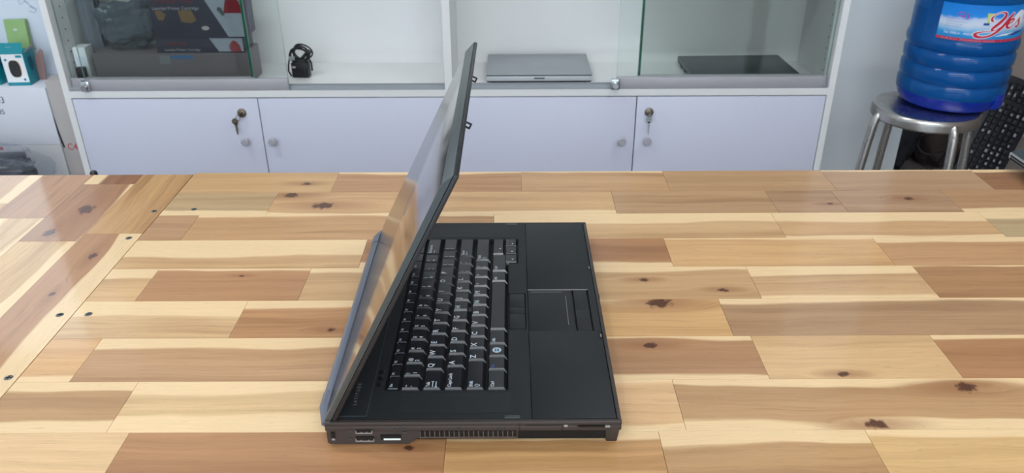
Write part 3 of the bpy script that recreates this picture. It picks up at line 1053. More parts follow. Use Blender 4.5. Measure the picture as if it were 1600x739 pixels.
for x0, x1 in ((CX0 + .0185, CD0), (CD1, CX1 - .0185)):
    for z in (.93, 1.36):
        b = MB()
        b.box(x0 + .001, x1 - .001, CY0 + .045, CY1 - .011, z, z + .006, mi=0)
        o = b.build('upper_shelf', [M['glass'], M['glass_edge']], cab, smooth=0)
        for p in o.data.polygons:
            if p.normal.y < -.9:
                p.material_index = 1
    # sliding track
    b = MB()
    b.box(x0, x1, CY0 + .0004, CY0 + .037, SH, SH + .0004)
    for yy in (.0155, .034):
        b.box(x0, x1, CY0 + yy + .0015, CY0 + yy + .003, SH, SH + .009)
    b.build('door_track', M['alu_dark'], cab)
# cupboard doors
DX = [CX0 + .0195, -.7340, (CD0 + CD1) / 2, .3632, CX1 - .0195]
for i in range(4):
    g = .0016
    x0, x1 = DX[i] + g, DX[i + 1] - g
    d = MB().box(x0, x1, CY0 - .0005, CY0 + .0175, .066, SH - .0235, bev=.0006).build('door', M['lam_lav'], cab)
    kx = (-.7838, -.7038, .3240, .4000)[i]
    b = MB()
    b.lathe([(0, -.024), (.010, -.0235), (.0122, -.021), (.0118, -.017), (.007, -.011), (.0055, 0)], 20, (kx, CY0 - .0005, .3705 if i < 2 else .366), axis='y')
    b.build('knob', M['knob'], d)
    if i in (0, 3):
        lx, lz = (-.7855, .4535) if i == 0 else (.4010, .4505)
        b = MB()
        b.lathe([(0, -.006), (.0085, -.006), (.0125, -.0045), (.0135, -.001), (.0135, 0)], 20, (lx, CY0 - .0005, lz), axis='y')
        b.build('lock', M['brass'], d)
        # key in the lock with a hanging second key
        b = MB()
        b.lathe([(.0055, -.003), (.0055, .003)], 12, (lx, CY0 - .011, lz), axis='y')
        b.box(lx - .0012, lx + .0012, CY0 - .022, CY0 - .006, lz - .005, lz + .005)
        ox = lx - .018 if i == 0 else lx - .001
        oz = lz - .020 if i == 0 else lz - .018
        b.tube([(lx + .006 * math.sin(a) + (ox - lx) * .4, CY0 - .020, lz - .009 + .008 * math.cos(a)) for a in [k * math.pi / 8 for k in range(16)]], .0008, 6, closed=True)
        b.lathe([(0, -.0008), (.0095, -.0008), (.0095, .0008), (0, .0008)], 18, (ox, CY0 - .018, oz), axis='y')
        if i == 0:
            b.prism([(ox - .003, oz - .005), (ox + .006, oz - .005), (ox + .0035, oz - .040), (ox + .001, oz - .042), (ox - .0005, oz - .036)], 'y', CY0 - .0188, CY0 - .0172)
        else:
            b.prism([(ox - .0025, oz - .005), (ox + .003, oz - .005), (ox + .002, oz - .046), (ox - .0005, oz - .048), (ox - .0015, oz - .040)], 'y', CY0 - .0188, CY0 - .0172)
        b.build('key', M['brass'] if i == 0 else M['chrome'], d)
# shelf pin holes up both side panels
for xs, sgn in ((CX0 + .0187, 1), (CX1 - .0187, -1)):
    b = MB()
    z = .555
    while z < 1.9:
        for yy in (CY0 + .065,):
            b.lathe([(0, .0003 * sgn), (.0027, .0002 * sgn), (.0027, -.0004 * sgn)], 8, (xs, yy, z), axis='x')
        z += .032
    o = b.build('pin_holes', M['ink'], cab)
    o['kind'] = 'stuff'


def glass_door(x0, x1, y, rail=True, lock=None, z0=SH + .004, edge=None):
    fr = MB()
    zr = z0 + .027 if rail else z0 + .001
    b = MB().box(x0, x1, y, y + .005, zr, 1.90)
    o = b.build('glass_door', [M['glass'], M['glass_edge_pale']], cab, smooth=0)
    if edge is not None:
        MB().box(edge - .0034, edge + .0034, y - .0003, y + .0053, zr, 1.90, bev=.0006).build('green_edge', M['glass_edge'], o)
    for p in o.data.polygons:
        if abs(p.normal.y) < .5:
            p.material_index = 1
    if rail:
        MB().box(x0, x1, y - .005, y + .010, z0 - .0035, zr + .002, bev=.0008).build('rail', M['alu'], o)
    if lock is not None:
        b = MB()
        b.box(lock - .012, lock + .012, y - .016, y - .004, z0 - .002, z0 + .028, bev=.001)
        b.lathe([(0, -.010), (.0075, -.010), (.0090, -.008), (.0090, 0)], 18, (lock, y - .016, z0 + .011), axis='y')
        b.build('lock', M['chrome'], o)
    return o


# each bay has both of its doors slid to one side
d = glass_door(-1.222, -.6400, CY0 + .006, lock=-1.2175)
MB().box(-1.250, -1.2265, CY0 + .022, CY0 + .040, SH + .030, SH + .062, bev=.001).build('lock_block', M['black_plastic'], d)
glass_door(-1.268, -.7420, CY0 + .0235, rail=True, edge=-.7462)
glass_door(.3015, .8940, CY0 + .006, lock=.2975)
glass_door(.3640, .9100, CY0 + .0235, rail=True, edge=.3682)

# ------------------------------------------------------------------ things on the cabinet shelf
E0 = .0004
# silver closed laptop
t = thing('closed_laptop', (-.0725, 2.302, SH + E0), 'closed silver laptop lying in the middle of the cabinet shelf', 'laptop')
MB().frustum(.004, .304, .008, .212, .003, 0, .3085, 0, .215, .0085).build('underside', M['black_plastic'], t)
MB().box(0, .3085, 0, .215, .0085, .0235, bev=.0012).build('base_body', M['silver_l'], t)
MB().box(.001, .3075, -.0002, .214, .0234, .0252).build('lid_gap', M['dark'], t)
MB().box(0, .3085, -.0005, .215, .0251, .0305, bev=.0018).build('lid_cover', M['silver'], t)
MB().box(.139, .170, -.0010, .001, .0150, .0190, bev=.0004).build('latch', M['lid_rim'], t)
MB().lathe([(.0098, 0), (.0098, .0003), (.0106, .0003), (.0106, 0)], 24, (.154, .10, .0305)).build('emblem', M['silver_l'], t)
for x in (.02, .288):
    for y in (.02, .195):
        MB().lathe([(0, 0), (.006, 0), (.006, .004)], 10, (x, y, 0)).build('rubber_foot', M['black_plastic'], t)

# black closed laptop
t = thing('closed_laptop', (.5290, 2.306, SH + E0), 'closed dark slate laptop lying behind the right glass doors', 'laptop', rot=(0, 0, math.radians(1.5)))
MB().frustum(.003, .317, .004, .204, .002, 0, .320, 0, .208, .012, bev=.001).build('base_body', M['black_plastic'], t)
MB().box(.0005, .3195, .0005, .2075, .0121, .0235, bev=.003).build('lid_cover', M['navy_black'], t)
MB().box(.150, .170, -.0008, .001, .008, .0125).build('latch', M['lid_rim'], t)
MB().lathe([(.010, 0), (.010, .0003), (.0112, .0003), (.0112, 0)], 24, (.16, .107, .0235)).build('emblem', M['lid_rim'], t)
for i, y in enumerate((.05, .085, .13)):
    MB().box(-.0004, .001, y, y + (.014, .02, .03)[i], .004, .0095).build('side_port', M['dark'], t)
for x in (.02, .30):
    for y in (.02, .195):
        MB().lathe([(0, 0), (.006, 0), (.006, .003)], 10, (x, y, 0)).build('rubber_foot', M['black_plastic'], t)

# laptop power adapter with coiled cord
t = thing('power_adapter', (-.665, 2.372, SH + E0), 'black laptop power adapter with its cord bundled on top, on the cabinet shelf', 'adapter', rot=(0, 0, -.06))
MB().box(.006, .058, 0, .03, 0, .046, bev=.004).build('brick', M['cable'], t)
MB().box(.010, .020, -.0004, .001, .030, .036).build('label', M['grey_mark'], t)
random.seed(11)
b = MB()
for k in range(7):
    pts = []
    cx, cy, cz = .034 + random.uniform(-.004, .004), .004 + k * .0048, .066 + random.uniform(-.004, .006)
    ax, az = .024 + random.uniform(-.004, .006), .021 + random.uniform(-.004, .003)
    ph = random.uniform(0, 6)
    tilt = random.uniform(-.5, .5)
    for i in range(22):
        a = 2 * math.pi * i / 22
        x, z = ax * math.cos(a), az * math.sin(a)
        pts.append((cx + x * math.cos(tilt) - z * math.sin(tilt), cy + .004 * math.sin(2 * a + ph), cz + x * math.sin(tilt) + z * math.cos(tilt)))
    b.tube(pts, .0024, 7, closed=True)
b.tube([(.012, .004, .052), (.026, -.003, .056), (.040, -.004, .060), (.054, .002, .074), (.066, .006, .084), (.070, .010, .078), (.060, .014, .066)], .0028, 7)
b.tube([(.030, -.003, .092), (.012, -.005, .078), (.006, -.003, .060), (.0, .0, .040), (-.004, .004, .020), (.003, .006, .004)], .0026, 7)
b.tube([(.058, .012, .060), (.066, .012, .044), (.066, .012, .020)], .0028, 7)
b.build('cord', M['cable'], t)
MB().box(.006, .024, -.009, -.006, .056, .068, bev=.001).build('cord_tag', M['grey_label'], t)
MB().box(.014, .054, -.004, .030, .0455, .052, bev=.004).build('cord_wrap', M['cable'], t)

# taupe flat box, the two printer cartridge boxes
t = thing('flat_box', (-1.208, 2.305, SH + E0), 'long dark taupe box lying on the left bay shelf, under the cartridge boxes', 'box')
MB().box(0, .445, 0, .120, 0, .0925, bev=.0015).build('body', M['taupe'], t)
MB().box(.192, .222, -.0006, .001, .063, .088).build('label', M['grey_label'], t)
MB().box(.226, .288, -.0006, .001, .078, .088).build('label', M['sky_label'], t)
text('lettering', '--- --- -- ---- --- --- -- ----', .006, M['grey_label'], t, (.30, -.0007, .055), (1, 0, 0), (0, 0, 1))
text('lettering', '-- --', .010, M['pale'], t, (.330, -.0007, .006), (1, 0, 0), (0, 0, 1))
zt = SH + E0 + .0928


def quad_print(name, pts, mat, parent, y=-.0006):
    return MB().prism(pts, 'y', y, y + .0012).build(name, mat, parent, smooth=0)


t = thing('cartridge_box', (-1.022, 2.315, zt), 'lower dark printer cartridge box, lying between the taupe box and the other cartridge box', 'box', 'printer cartridge boxes')
MB().box(0, .250, 0, .095, 0, .0435, bev=.0008).build('body', M['navy_box'], t)
quad_print('silver_panel', [(.155, .0425), (.178, .004), (.2495, .004), (.2495, .0425)], M['sil_print'], t)
text('lettering', 'Premium', .016, M['crimson'], t, (.030, -.0007, .022), (1, 0, 0), (0, 0, 1))
text('lettering', 'LaserJet Printer Cartridge', .0098, M['pale'], t, (.022, -.0007, .006), (1, 0, 0), (0, 0, 1))
b = MB()
b.prism([(.214, .003), (.209, .014), (.212, .026), (.222, .036), (.232, .033), (.240, .022), (.244, .004)], 'y', -.0010, .0)
b.build('red_picture', pm('rose_print', (170, 84, 92), .5, var=.25, scale=60), t, smooth=0)
zt += .0438
t = thing('cartridge_box', (-1.020, 2.312, zt), 'upper dark printer cartridge box with silver panel and red picture, in the left bay', 'box', 'printer cartridge boxes')
MB().box(0, .262, 0, .095, 0, .20, bev=.0008).build('body', M['navy_box'], t)
quad_print('silver_panel', [(.115, .196), (.212, .003), (.2615, .003), (.2615, .196)], M['sil_print'], t)
text('lettering', 'Premium Toner', .0165, M['crimson'], t, (.020, -.0007, .098), (1, 0, 0), (0, 0, 1))
text('lettering', 'LaserJet Printer Cartridge', .0125, M['pale'], t, (.009, -.0007, .080), (1, 0, 0), (0, 0, 1))
quad_print('gold_picture', [(.080, .078), (.084, .046), (.112, .042), (.128, .050), (.118, .078)], M['gold_print'], t, -.0005)
quad_print('orange_picture', [(.014, .076), (.020, .052), (.034, .050), (.044, .066), (.030, .078)], M['gold_print'], t, -.0005)
b = MB(); b.lathe([(0, -.0009), (.011, -.0009)], 20, (.150, 0, .028), axis='y')
for v in b.b.verts:
    v.co.z = .028 + (v.co.z - .028) * .55
b.build('oval_mark', M['pale'], t, smooth=0)
quad_print('red_picture', [(.208, .070), (.216, .100), (.226, .120), (.246, .120), (.256, .100), (.262, .070)], M['crimson'], t, -.0012)
quad_print('green_picture', [(.190, .080), (.196, .088), (.204, .084), (.212, .066), (.204, .062)], M['green_print'], t, -.0012)
text('lettering', '--- -----', .008, M['grey_label'], t, (.208, -.0014, .058), (1, 0, 0), (0, 0, 1))


# crumpled plastic bag and upright bubble wrap
def crumple(name, mat, parent, size, sub, amp, seed, flat=.3):
    random.seed(seed)
    bm = bmesh.new()
    bmesh.ops.create_icosphere(bm, subdivisions=sub, radius=1.0)
    offs = [Vector((random.uniform(-3, 3), random.uniform(-3, 3), random.uniform(-3, 3))) for _ in range(6)]
    for v in bm.verts:
        n = v.co.copy()
        d = sum(math.sin(n.dot(o) * 2.6 + k) for k, o in enumerate(offs)) / 6
        d2 = abs(sum(math.sin(n.dot(o.yzx) * 5.1 + k * 2) for k, o in enumerate(offs)) / 6)
        r = 1 + amp * d - amp * d2
        sgn = lambda x, p: math.copysign(abs(x) ** p, x)
        v.co = Vector((sgn(n.x, .7) * size[0] * r, sgn(n.y, .7) * size[1] * r, sgn(n.z, .7) * size[2] * r))
    zmin = min(v.co.z for v in bm.verts)
    for v in bm.verts:
        v.co.z -= zmin
        if v.co.z < size[2] * flat * .3:
            v.co.z = 0
    b = MB(); b.b.free(); b.b = bm
    return b.build(name, mat, parent, smooth=25)


t = thing('plastic_bag', (-1.115, 2.375, SH + E0 + .0931), 'crumpled clear plastic bag on the taupe box inside the left cabinet bay', 'bag')
crumple('bag', M['bubble3'], t, (.086, .050, .066), 4, .26, 3)
crumple('contents', M['parts_grey'], t, (.055, .03, .034), 3, .3, 8)
t = thing('bubble_wrap', (-1.236, 2.345, SH + E0), 'folded translucent bubble wrap standing upright against the cabinet left side', 'packaging', rot=(0, 0, .1))
b = MB()
for k in range(3):
    y0 = .05 + k * .030
    pts = []
    for i in range(9):
        x = -.022 + .0056 * i
        pts.append((x, y0 + .007 * math.sin(i * 1.1 + k)))
    pts += [(p[0], p[1] + .004) for p in pts[::-1]]
    b.prism(pts, 'z', 0, .30 + .03 * k)
b.build('sheet', M['bubble2'], t)
t = thing('small_box', (-1.262, 2.305, SH + E0), 'small white box standing in the front left corner of the left bay', 'box')
MB().box(0, .036, 0, .045, 0, .112, bev=.001).build('body', M['white'], t)
MB().box(.006, .030, -.0004, .001, .03, .085).build('print', M['carton_w2'], t)

# goods on the upper glass shelf (mostly above the frame)
t = thing('carton', (.42, 2.32, .9365), 'grey carton stored on the upper glass shelf of the right bay', 'box')
MB().box(0, .44, 0, .20, 0, .26, bev=.002).build('body', M['carton_g'], t)
MB().box(.19, .25, -.0006, .2006, -.0, .2606).build('tape', M['carton_b'], t)

# ------------------------------------------------------------------ boxes left of the cabinet
AZ = .526
t = thing('carton', (-1.98, 2.262, 0), 'greyish white carton standing on the floor, bottom of the left stack', 'box')
MB().box(0, .634, 0, .285, 0, .352, bev=.002).build('body', M['carton_g'], t)
MB().box(.30, .459, -.0006, .001, .336, .347).build('red_tape', M['red'], t)
t = thing('carton', (-1.98, 2.262, .3523), 'plain white carton with small black numbers, on top of the greyish carton', 'box')
MB().box(0, .6335, 0, .285, 0, AZ - .3523, bev=.002).build('body', M['carton_w'], t)
MB().box(.02, .61, .138, .146, AZ - .3527, AZ - .3519).build('flap_seam', M['carton_g'], t)
text('lettering', '053', .028, M['ink'], t, (.470, -.0007, .130), (1, 0, 0), (0, 0, 1), xscale=.9)
text('lettering', '0085', .022, M['ink'], t, (.458, -.0007, .096), (1, 0, 0), (0, 0, 1), xscale=.9)
t = thing('carton', (-1.3425, 2.262, 0), 'narrow worn beige carton with red letters squeezed against the cabinet left side', 'box')
MB().box(0, .0500, 0, .28, 0, .548, bev=.002).build('body', M['carton_b'], t)
text('lettering', 'C4', .030, M['red_ink'], t, (.0145, -.0007, .336), (1, 0, 0), (0, 0, 1), xscale=.85)
MB().prism([(-.0015, .44), (.0035, .38), (.0075, .345), (.003, .342), (-.0015, .39)], 'y', -.0008, .001).build('torn_edge', M['dark'], t)

t = thing('carton', (-1.98, 2.40, AZ + E0), 'tall white glossy carton with faint line drawings, standing at the back of the left stack', 'box')
MB().box(0, .612, 0, .145, 0, .60, bev=.002).build('body', M['carton_w2'], t)
for i, (x, z, s) in enumerate(((.545, .27, .022), (.585, .195, .030), (.560, .225, .034), (.552, .085, .018), (.50, .30, .028))):
    b = MB()
    random.seed(20 + i)
    pts = [(x + s * .5 * random.uniform(-1, 1), -.0008, z + s * .7 * random.uniform(-1, 1)) for _ in range(6)]
    b.tube(pts, .0006, 4)
    b.build('line_drawing', M['ink_grey'], t)
t = thing('blue_box', (-1.366, 2.43, AZ + E0), 'slim blue and white box wedged beside the tall white carton', 'box')
MB().box(0, .022, 0, .06, 0, .115, bev=.001).build('body', M['carton_w2'], t)
MB().box(.006, .0225, -.0006, .0605, .02, .075).build('blue_band', M['blue_card'], t)

t = thing('green_card', (-1.478, 2.352, AZ + E0), 'flat green card box leaning on the tall white carton', 'box', rot=(math.radians(-8), 0, .06))
MB().box(0, .060, 0, .018, 0, .172, bev=.001).build('body', M['green'], t)
MB().box(.024, .034, -.0005, .001, .140, .147).build('print', M['pale'], t)
t = thing('brown_card', (-1.404, 2.345, AZ + E0), 'torn brown card standing beside the teal camera box', 'card', rot=(0, 0, .1))
MB().prism([(0, 0), (.020, 0), (.030, .085), (.024, .092), (.010, .074), (.004, .07)], 'y', 0, .003).build('card', M['brown_card'], t)


def camera_box(loc, rz, label, flap=True):
    t = thing('camera_box', loc, label, 'box', 'teal security camera boxes', rot=(0, 0, rz))
    W_, D_, H_ = .064, .062, .094
    MB().box(0, W_, 0, D_, 0, H_, bev=.0008).build('body', M['teal'], t)
    MB().box(.0015, W_ - .0015, -.0005, .001, .0100, H_ - .002).build('front_panel', M['white'], t)
    pr = []
    cx, cz, rx, rz2 = W_ * .50, .050, .0155, .0245
    for k in range(28):
        a = 2 * math.pi * k / 28
        p = .72
        pr.append((cx + rx * math.copysign(abs(math.cos(a)) ** p, math.cos(a)), cz + rz2 * math.copysign(abs(math.sin(a)) ** p, math.sin(a))))
    MB().prism([(cx + (x - cx) * 1.07 + .0006, cz + (z - cz) * 1.03) for x, z in pr], 'y', -.0010, 0).build('orange_glow', M['orange'], t, smooth=0)
    MB().prism(pr, 'y', -.0014, 0).build('camera_picture', M['cam_black'], t, smooth=0)
    MB().box(W_ - .022, W_ - .005, -.0009, 0, H_ - .012, H_ - .005).build('badge', M['teal'], t)
    for (x, z, r) in ((.012, H_ - .018, .0038), (W_ - .012, .018, .0038)):
        b = MB(); b.lathe([(0, -.0010), (r, -.0010)], 14, (x, 0, z), axis='y'); b.build('badge', M['teal'], t, smooth=0)
    text('lettering', '- - --', .006, M['pale'], t, (.010, -.0012, .003), (1, 0, 0), (0, 0, 1))
    b = MB(); b.lathe([(0, .0006), (.012, .0006)], 18, (W_, D_ * .5, .058), axis='x')
    for v in b.b.verts:
        v.co.z = .058 + (v.co.z - .058) * 1.8
    b.build('side_picture', M['teal_d'], t, smooth=0)
    if flap:
        f = MB()
        f.prism([(0, 0), (W_, 0), (W_ + .002, .030), (.003, .030)], 'y', 0, .0012)
        fo = f.build('open_flap', M['teal'], t, loc=(0, .0, H_), rot=(math.radians(-12), 0, 0))
        text('lettering', '-----', .009, M['pale'], fo, (.020, -.0004, .016), (1, 0, 0), (0, 0, 1))
        MB().prism([(0, 0), (.030, 0), (.026, .022), (.004, .022)], 'x', 0, .001).build('side_flap', M['carton_b'], t, loc=(W_, .012, H_), rot=(0, math.radians(40), 0))
    return t


camera_box((-1.463, 2.286, AZ + E0), math.radians(3), 'teal and white camera box with raised flap, on the white carton')
camera_box((-1.553, 2.300, AZ + E0), math.radians(-6), 'teal camera box half out of frame, left of the flap-open one', flap=False)

# plastic bag of black parts in front of the stack
t = thing('carton', (-2.0, 1.96, 0), 'low white carton standing on the floor under the bag of black parts', 'box')
MB().box(0, .70, 0, .28, 0, .245, bev=.002).build('body', M['carton_w'], t)
MB().box(.02, .68, .136, .144, .2446, .2454).build('flap_seam', M['carton_g'], t)
t = thing('parts_bag', (-1.60, 2.10, .2455), 'clear plastic bag full of black parts, on the low carton at left', 'bag')
crumple('bag', M['bubble'], t, (.285, .11, .082), 5, .12, 5)
crumple('contents', M['blk_stuff'], t, (.262, .088, .064), 5, .16, 9)
random.seed(4)
for k in range(34):
    x, y, z = random.uniform(-.20, .20), random.uniform(-.055, .05), .034 + .028 * (k % 4)
    MB().box(-.045, .045, -.016, .016, -.012, .012, bev=.003).build('black_part', M['blk_stuff'], t, loc=(x, y, z), rot=(random.uniform(-.3, .3), random.uniform(-.3, .3), random.uniform(0, 3)))

# ------------------------------------------------------------------ stool and water bottle
SZ = .50
t = thing('metal_stool', (1.155, 2.155, 0), 'round stainless steel stool carrying the blue water bottle, right of the cabinet', 'stool')
b = MB()
b.lathe([(0, SZ - .001), (.10, SZ - .001), (.128, SZ), (.136, SZ - .002), (.140, SZ - .007), (.141, SZ - .014), (.141, SZ - .030), (.138, SZ - .034), (.134, SZ - .032), (.134, SZ - .006), (0, SZ - .006)], 48)
b.build('seat', M['steel'], t)
legproto = None
for k in range(4):
    a = math.radians(-128 + 45) + k * math.pi / 2
    c, s = math.cos(a), math.sin(a)
    rr = [(.090, SZ - .015), (.122, SZ - .016), (.134, SZ - .020), (.141, SZ - .030), (.1455, SZ - .05), (.150, SZ - .09), (.160, SZ - .20), (.176, .012)]
    b = MB().tube([(r * c, r * s, z) for r, z in rr], .0115, 14)
    lg = b.build('leg', M['steel'], t)
    MB().lathe([(0, 0), (.014, 0), (.014, .03), (.0118, .032)], 14, (.1765 * c, .1765 * s, 0)).build('rubber_foot', M['black_plastic'], lg)
b = MB()
rp = .170
b.tube([(.163 * math.cos(2 * math.pi * k / 32), .163 * math.sin(2 * math.pi * k / 32), .16) for k in range(32)], .007, 8, closed=True)
b.build('foot_ring', M['steel'], t)

BR = .1385
t = thing('water_bottle', (1.228, 2.195, SZ + E0), 'large ribbed blue water bottle with a printed label, standing on the metal stool', 'bottle')
prof = [(0, .006), (.09, .004), (.108, 0), (.122, .006), (.132, .022), (BR, .045), (BR, .064), (BR - .005, .074), (BR - .001, .080), (BR, .092), (BR, .108), (BR - .006, .118), (BR - .001, .126),
        (BR, .140), (BR, .150), (BR - .0065, .160), (BR - .001, .168), (BR + .001, .180), (BR - .0005, .190), (BR - .004, .196), (BR - .004, .292), (BR, .300), (BR, .325), (BR - .005, .335), (BR, .345), (.125, .385), (.09, .420), (.045, .445), (.030, .455), (.028, .49), (0, .49)]
MB().lathe(prof, 64).build('shell', M['bottle'], t)
MB().lathe([(0, .012), (.105, .008), (.118, .016), (BR - .010, .045), (BR - .010, .262), (0, .262)], 48).build('water', M['water'], t)
MB().lathe([(0, -.0002), (.1086, -.0002), (.1228, .0058), (.1328, .0218), (BR - .0010, .0378), (BR - .002, .038)], 64).build('base', M['bottle_base'], t)
MB().lathe([(0, .52), (.028, .52), (.031, .515), (.031, .475), (.029, .47)], 24).build('cap', M['bottle_base'], t)
# moulded grip block low on the side
ang = math.radians(-52)
MB().box(-.022, .022, -.016, .008, 0, .040, bev=.004).build('grip', M['bottle_base'], t, loc=((BR - .014) * math.cos(ang), (BR - .014) * math.sin(ang), .012), rot=(0, 0, ang + math.pi / 2))

# label wrapped on the bottle: mapped from flat (s, h) to the cylinder
LZ0, LZ1 = .198, .291
A0, A1 = math.radians(-146), math.radians(-32)
RL = BR - .0034


def wrap(bm_or_mesh, r, name, mat, parent):
    me = bm_or_mesh
    for v in me.vertices:
        a = A0 + v.co.x / RL
        v.co = Vector(((r + v.co.z) * math.cos(a), (r + v.co.z) * math.sin(a), LZ0 + v.co.y))
    me.materials.clear(); me.materials.append(mat)
    o = link(name, me, parent)
    return o


def label_material():
    m = pm('label_print', (20, 130, 215), .35, var=.03)
    nt = m.node_tree
    bs = nt.nodes['Principled BSDF']
    tc = nt.nodes.new('ShaderNodeTexCoord')
    sp = nt.nodes.new('ShaderNodeSeparateXYZ')
    nt.links.new(tc.outputs['Object'], sp.inputs[0])
    nz = nt.nodes.new('ShaderNodeTexNoise'); nz.inputs['Scale'].default_value = 30
    nt.links.new(tc.outputs['Object'], nz.inputs['Vector'])
    ad = nt.nodes.new('ShaderNodeMath'); ad.operation = 'MULTIPLY_ADD'; ad.inputs[1].default_value = .022
    nt.links.new(nz.outputs['Fac'], ad.inputs[0]); nt.links.new(sp.outputs['Z'], ad.inputs[2])
    mr = nt.nodes.new('ShaderNodeMapRange')
    mr.inputs['From Min'].default_value = LZ0 + .011; mr.inputs['From Max'].default_value = LZ1 + .011
    nt.links.new(ad.outputs[0], mr.inputs['Value'])
    cr = nt.nodes.new('ShaderNodeValToRGB')
    el = cr.color_ramp.elements
    el[0].position = 0; el[0].color = lin((30, 120, 190))
    el[1].position = 1; el[1].color = lin((14, 122, 214))
    for p, c in ((.22, (40, 150, 215)), (.34, (150, 190, 225)), (.46, (205, 214, 232)), (.60, (190, 206, 232)), (.70, (30, 135, 222))):
        e_ = el.new(p); e_.color = lin(c)
    nt.links.new(mr.outputs[0], cr.inputs[0])
    nt.links.new(cr.outputs[0], bs.inputs['Base Color'])
    return m


lab = MB()
lab.lathe([(RL + .0002, LZ0), (RL + .0006, LZ0 + .0004), (RL + .0006, LZ1 - .0004), (RL + .0002, LZ1)], 40, arc=(A0, A1))
lab = lab.build('label', label_material(), t)


LX = 1.40



def label_text(s, size, x, y, mat, dr=.0009, **k):
    me = text_mesh(s, size, **k)
    for v in me.vertices:
        v.co.x = v.co.x * LX + x * LX; v.co.y += y
    return wrap(me, RL + dr, 'lettering', mat, lab)


def flat_rect(x0, x1, y0, y1, nx=24):
    b = bmesh.new()
    vs = [[b.verts.new((x0 + (x1 - x0) * i / nx, y, 0)) for i in range(nx + 1)] for y in (y0, y1)]
    for i in range(nx):
        b.faces.new((vs[0][i], vs[0][i + 1], vs[1][i + 1], vs[1][i]))
    me = bpy.data.meshes.new('print'); b.to_mesh(me); b.free()
    return me


def catmull(pts, n=8):
    out = []
    P = [Vector(p) for p in pts]
    for i in range(len(P) - 1):
        p0, p1, p2, p3 = P[max(i - 1, 0)], P[i], P[i + 1], P[min(i + 2, len(P) - 1)]
        for k in range(n):
            t_ = k / n
            out.append(.5 * ((2 * p1) + (p2 - p0) * t_ + (2 * p0 - 5 * p1 + 4 * p2 - p3) * t_ ** 2 + (3 * p1 - p0 - 3 * p2 + p3) * t_ ** 3))
    out.append(P[-1])
    return out


def stroke(pts, grow=0.0, fx=lambda x: x * 1.40):
    """pts (x, y, halfwidth) -> flat ribbon mesh"""
    C = catmull([(fx(q[0]), q[1], q[2] * 1.3) for q in pts])
    b = bmesh.new()
    L_, R_ = [], []
    for i, p in enumerate(C):
        d = (C[min(i + 1, len(C) - 1)] - C[max(i - 1, 0)]); d.z = 0
        d.normalize()
        nn = Vector((-d.y, d.x, 0))
        w_ = max(.0003, p.z) + grow
        q = Vector((p.x, p.y, 0))
        if i == 0: q = q - d * grow
        if i == len(C) - 1: q = q + d * grow
        L_.append(b.verts.new(q + nn * w_)); R_.append(b.verts.new(q - nn * w_))
    for i in range(len(C) - 1):
        b.faces.new((L_[i], R_[i], R_[i + 1], L_[i + 1]))
    me = bpy.data.meshes.new('stroke'); b.to_mesh(me); b.free()
    return me


# red band with small print, script name with white outline, small marks
M['label_red'] = pm('label_red', (196, 40, 66), .4)
M['label_white'] = pm('label_white', (236, 238, 246), .45)
M['label_mag'] = pm('label_magenta', (180, 50, 130), .4)
M['label_yellow'] = pm('label_yellow', (200, 205, 110), .4)
M['label_navy'] = pm('label_navy', (20, 70, 150), .4)
M['label_teal'] = pm('label_teal', (60, 160, 200), .4)
SW = (A1 - A0) * RL
wrap(flat_rect(.0, SW, .0010, .0080), RL + .0007, 'red_band', M['label_red'], lab)
label_text('---- ---- --- ----   ------ ------- ------   ------ -----', .0052, .008, .0030, M['label_white'])
label_text('Tel: 0905.0 - 0905008', .0085, .012, .0165, M['label_white'], xscale=.72)
label_text('Q', .0175, .029, .0620, M['label_mag'])
label_text('J', .0175, .0450, .0600, M['label_mag'])
for k, (x0, x1, y) in enumerate(((.012, .060, .052), (.012, .066, .046), (.012, .060, .040), (.012, .058, .034))):
    label_text('----------------'[:int((x1 - x0) / .0036)], .008, x0, y, M['label_navy'] if k else M['label_mag'], xscale=.9)
# mountain behind the name
me = bpy.data.meshes.new('mountain')
bmq = bmesh.new()
px = [(.118, .050), (.126, .060), (.134, .072), (.141, .079), (.147, .080), (.154, .073), (.163, .064), (.172, .056), (.180, .050)]
top_ = [bmq.verts.new((.118 * 1.4 + (x - .118) * 1.5, y, 0)) for x, y in px]
bot_ = [bmq.verts.new((.118 * 1.4 + (x - .118) * 1.5, .046, 0)) for x, y in px]
for i in range(len(px) - 1):
    bmq.faces.new((bot_[i], bot_[i + 1], top_[i + 1], top_[i]))
bmq.to_mesh(me); bmq.free()
wrap(me, RL + .0007, 'mountain', M['label_white'], lab)
# trophy
wrap(flat_rect(.1040, .1180, .0440, .0500, 4), RL + .0008, 'trophy', M['label_navy'], lab)
wrap(stroke([(.0815, .050, .0022), (.0815, .058, .0028), (.083, .066, .0052), (.083, .074, .0062)]), RL + .00085, 'trophy', M['label_yellow'], lab)
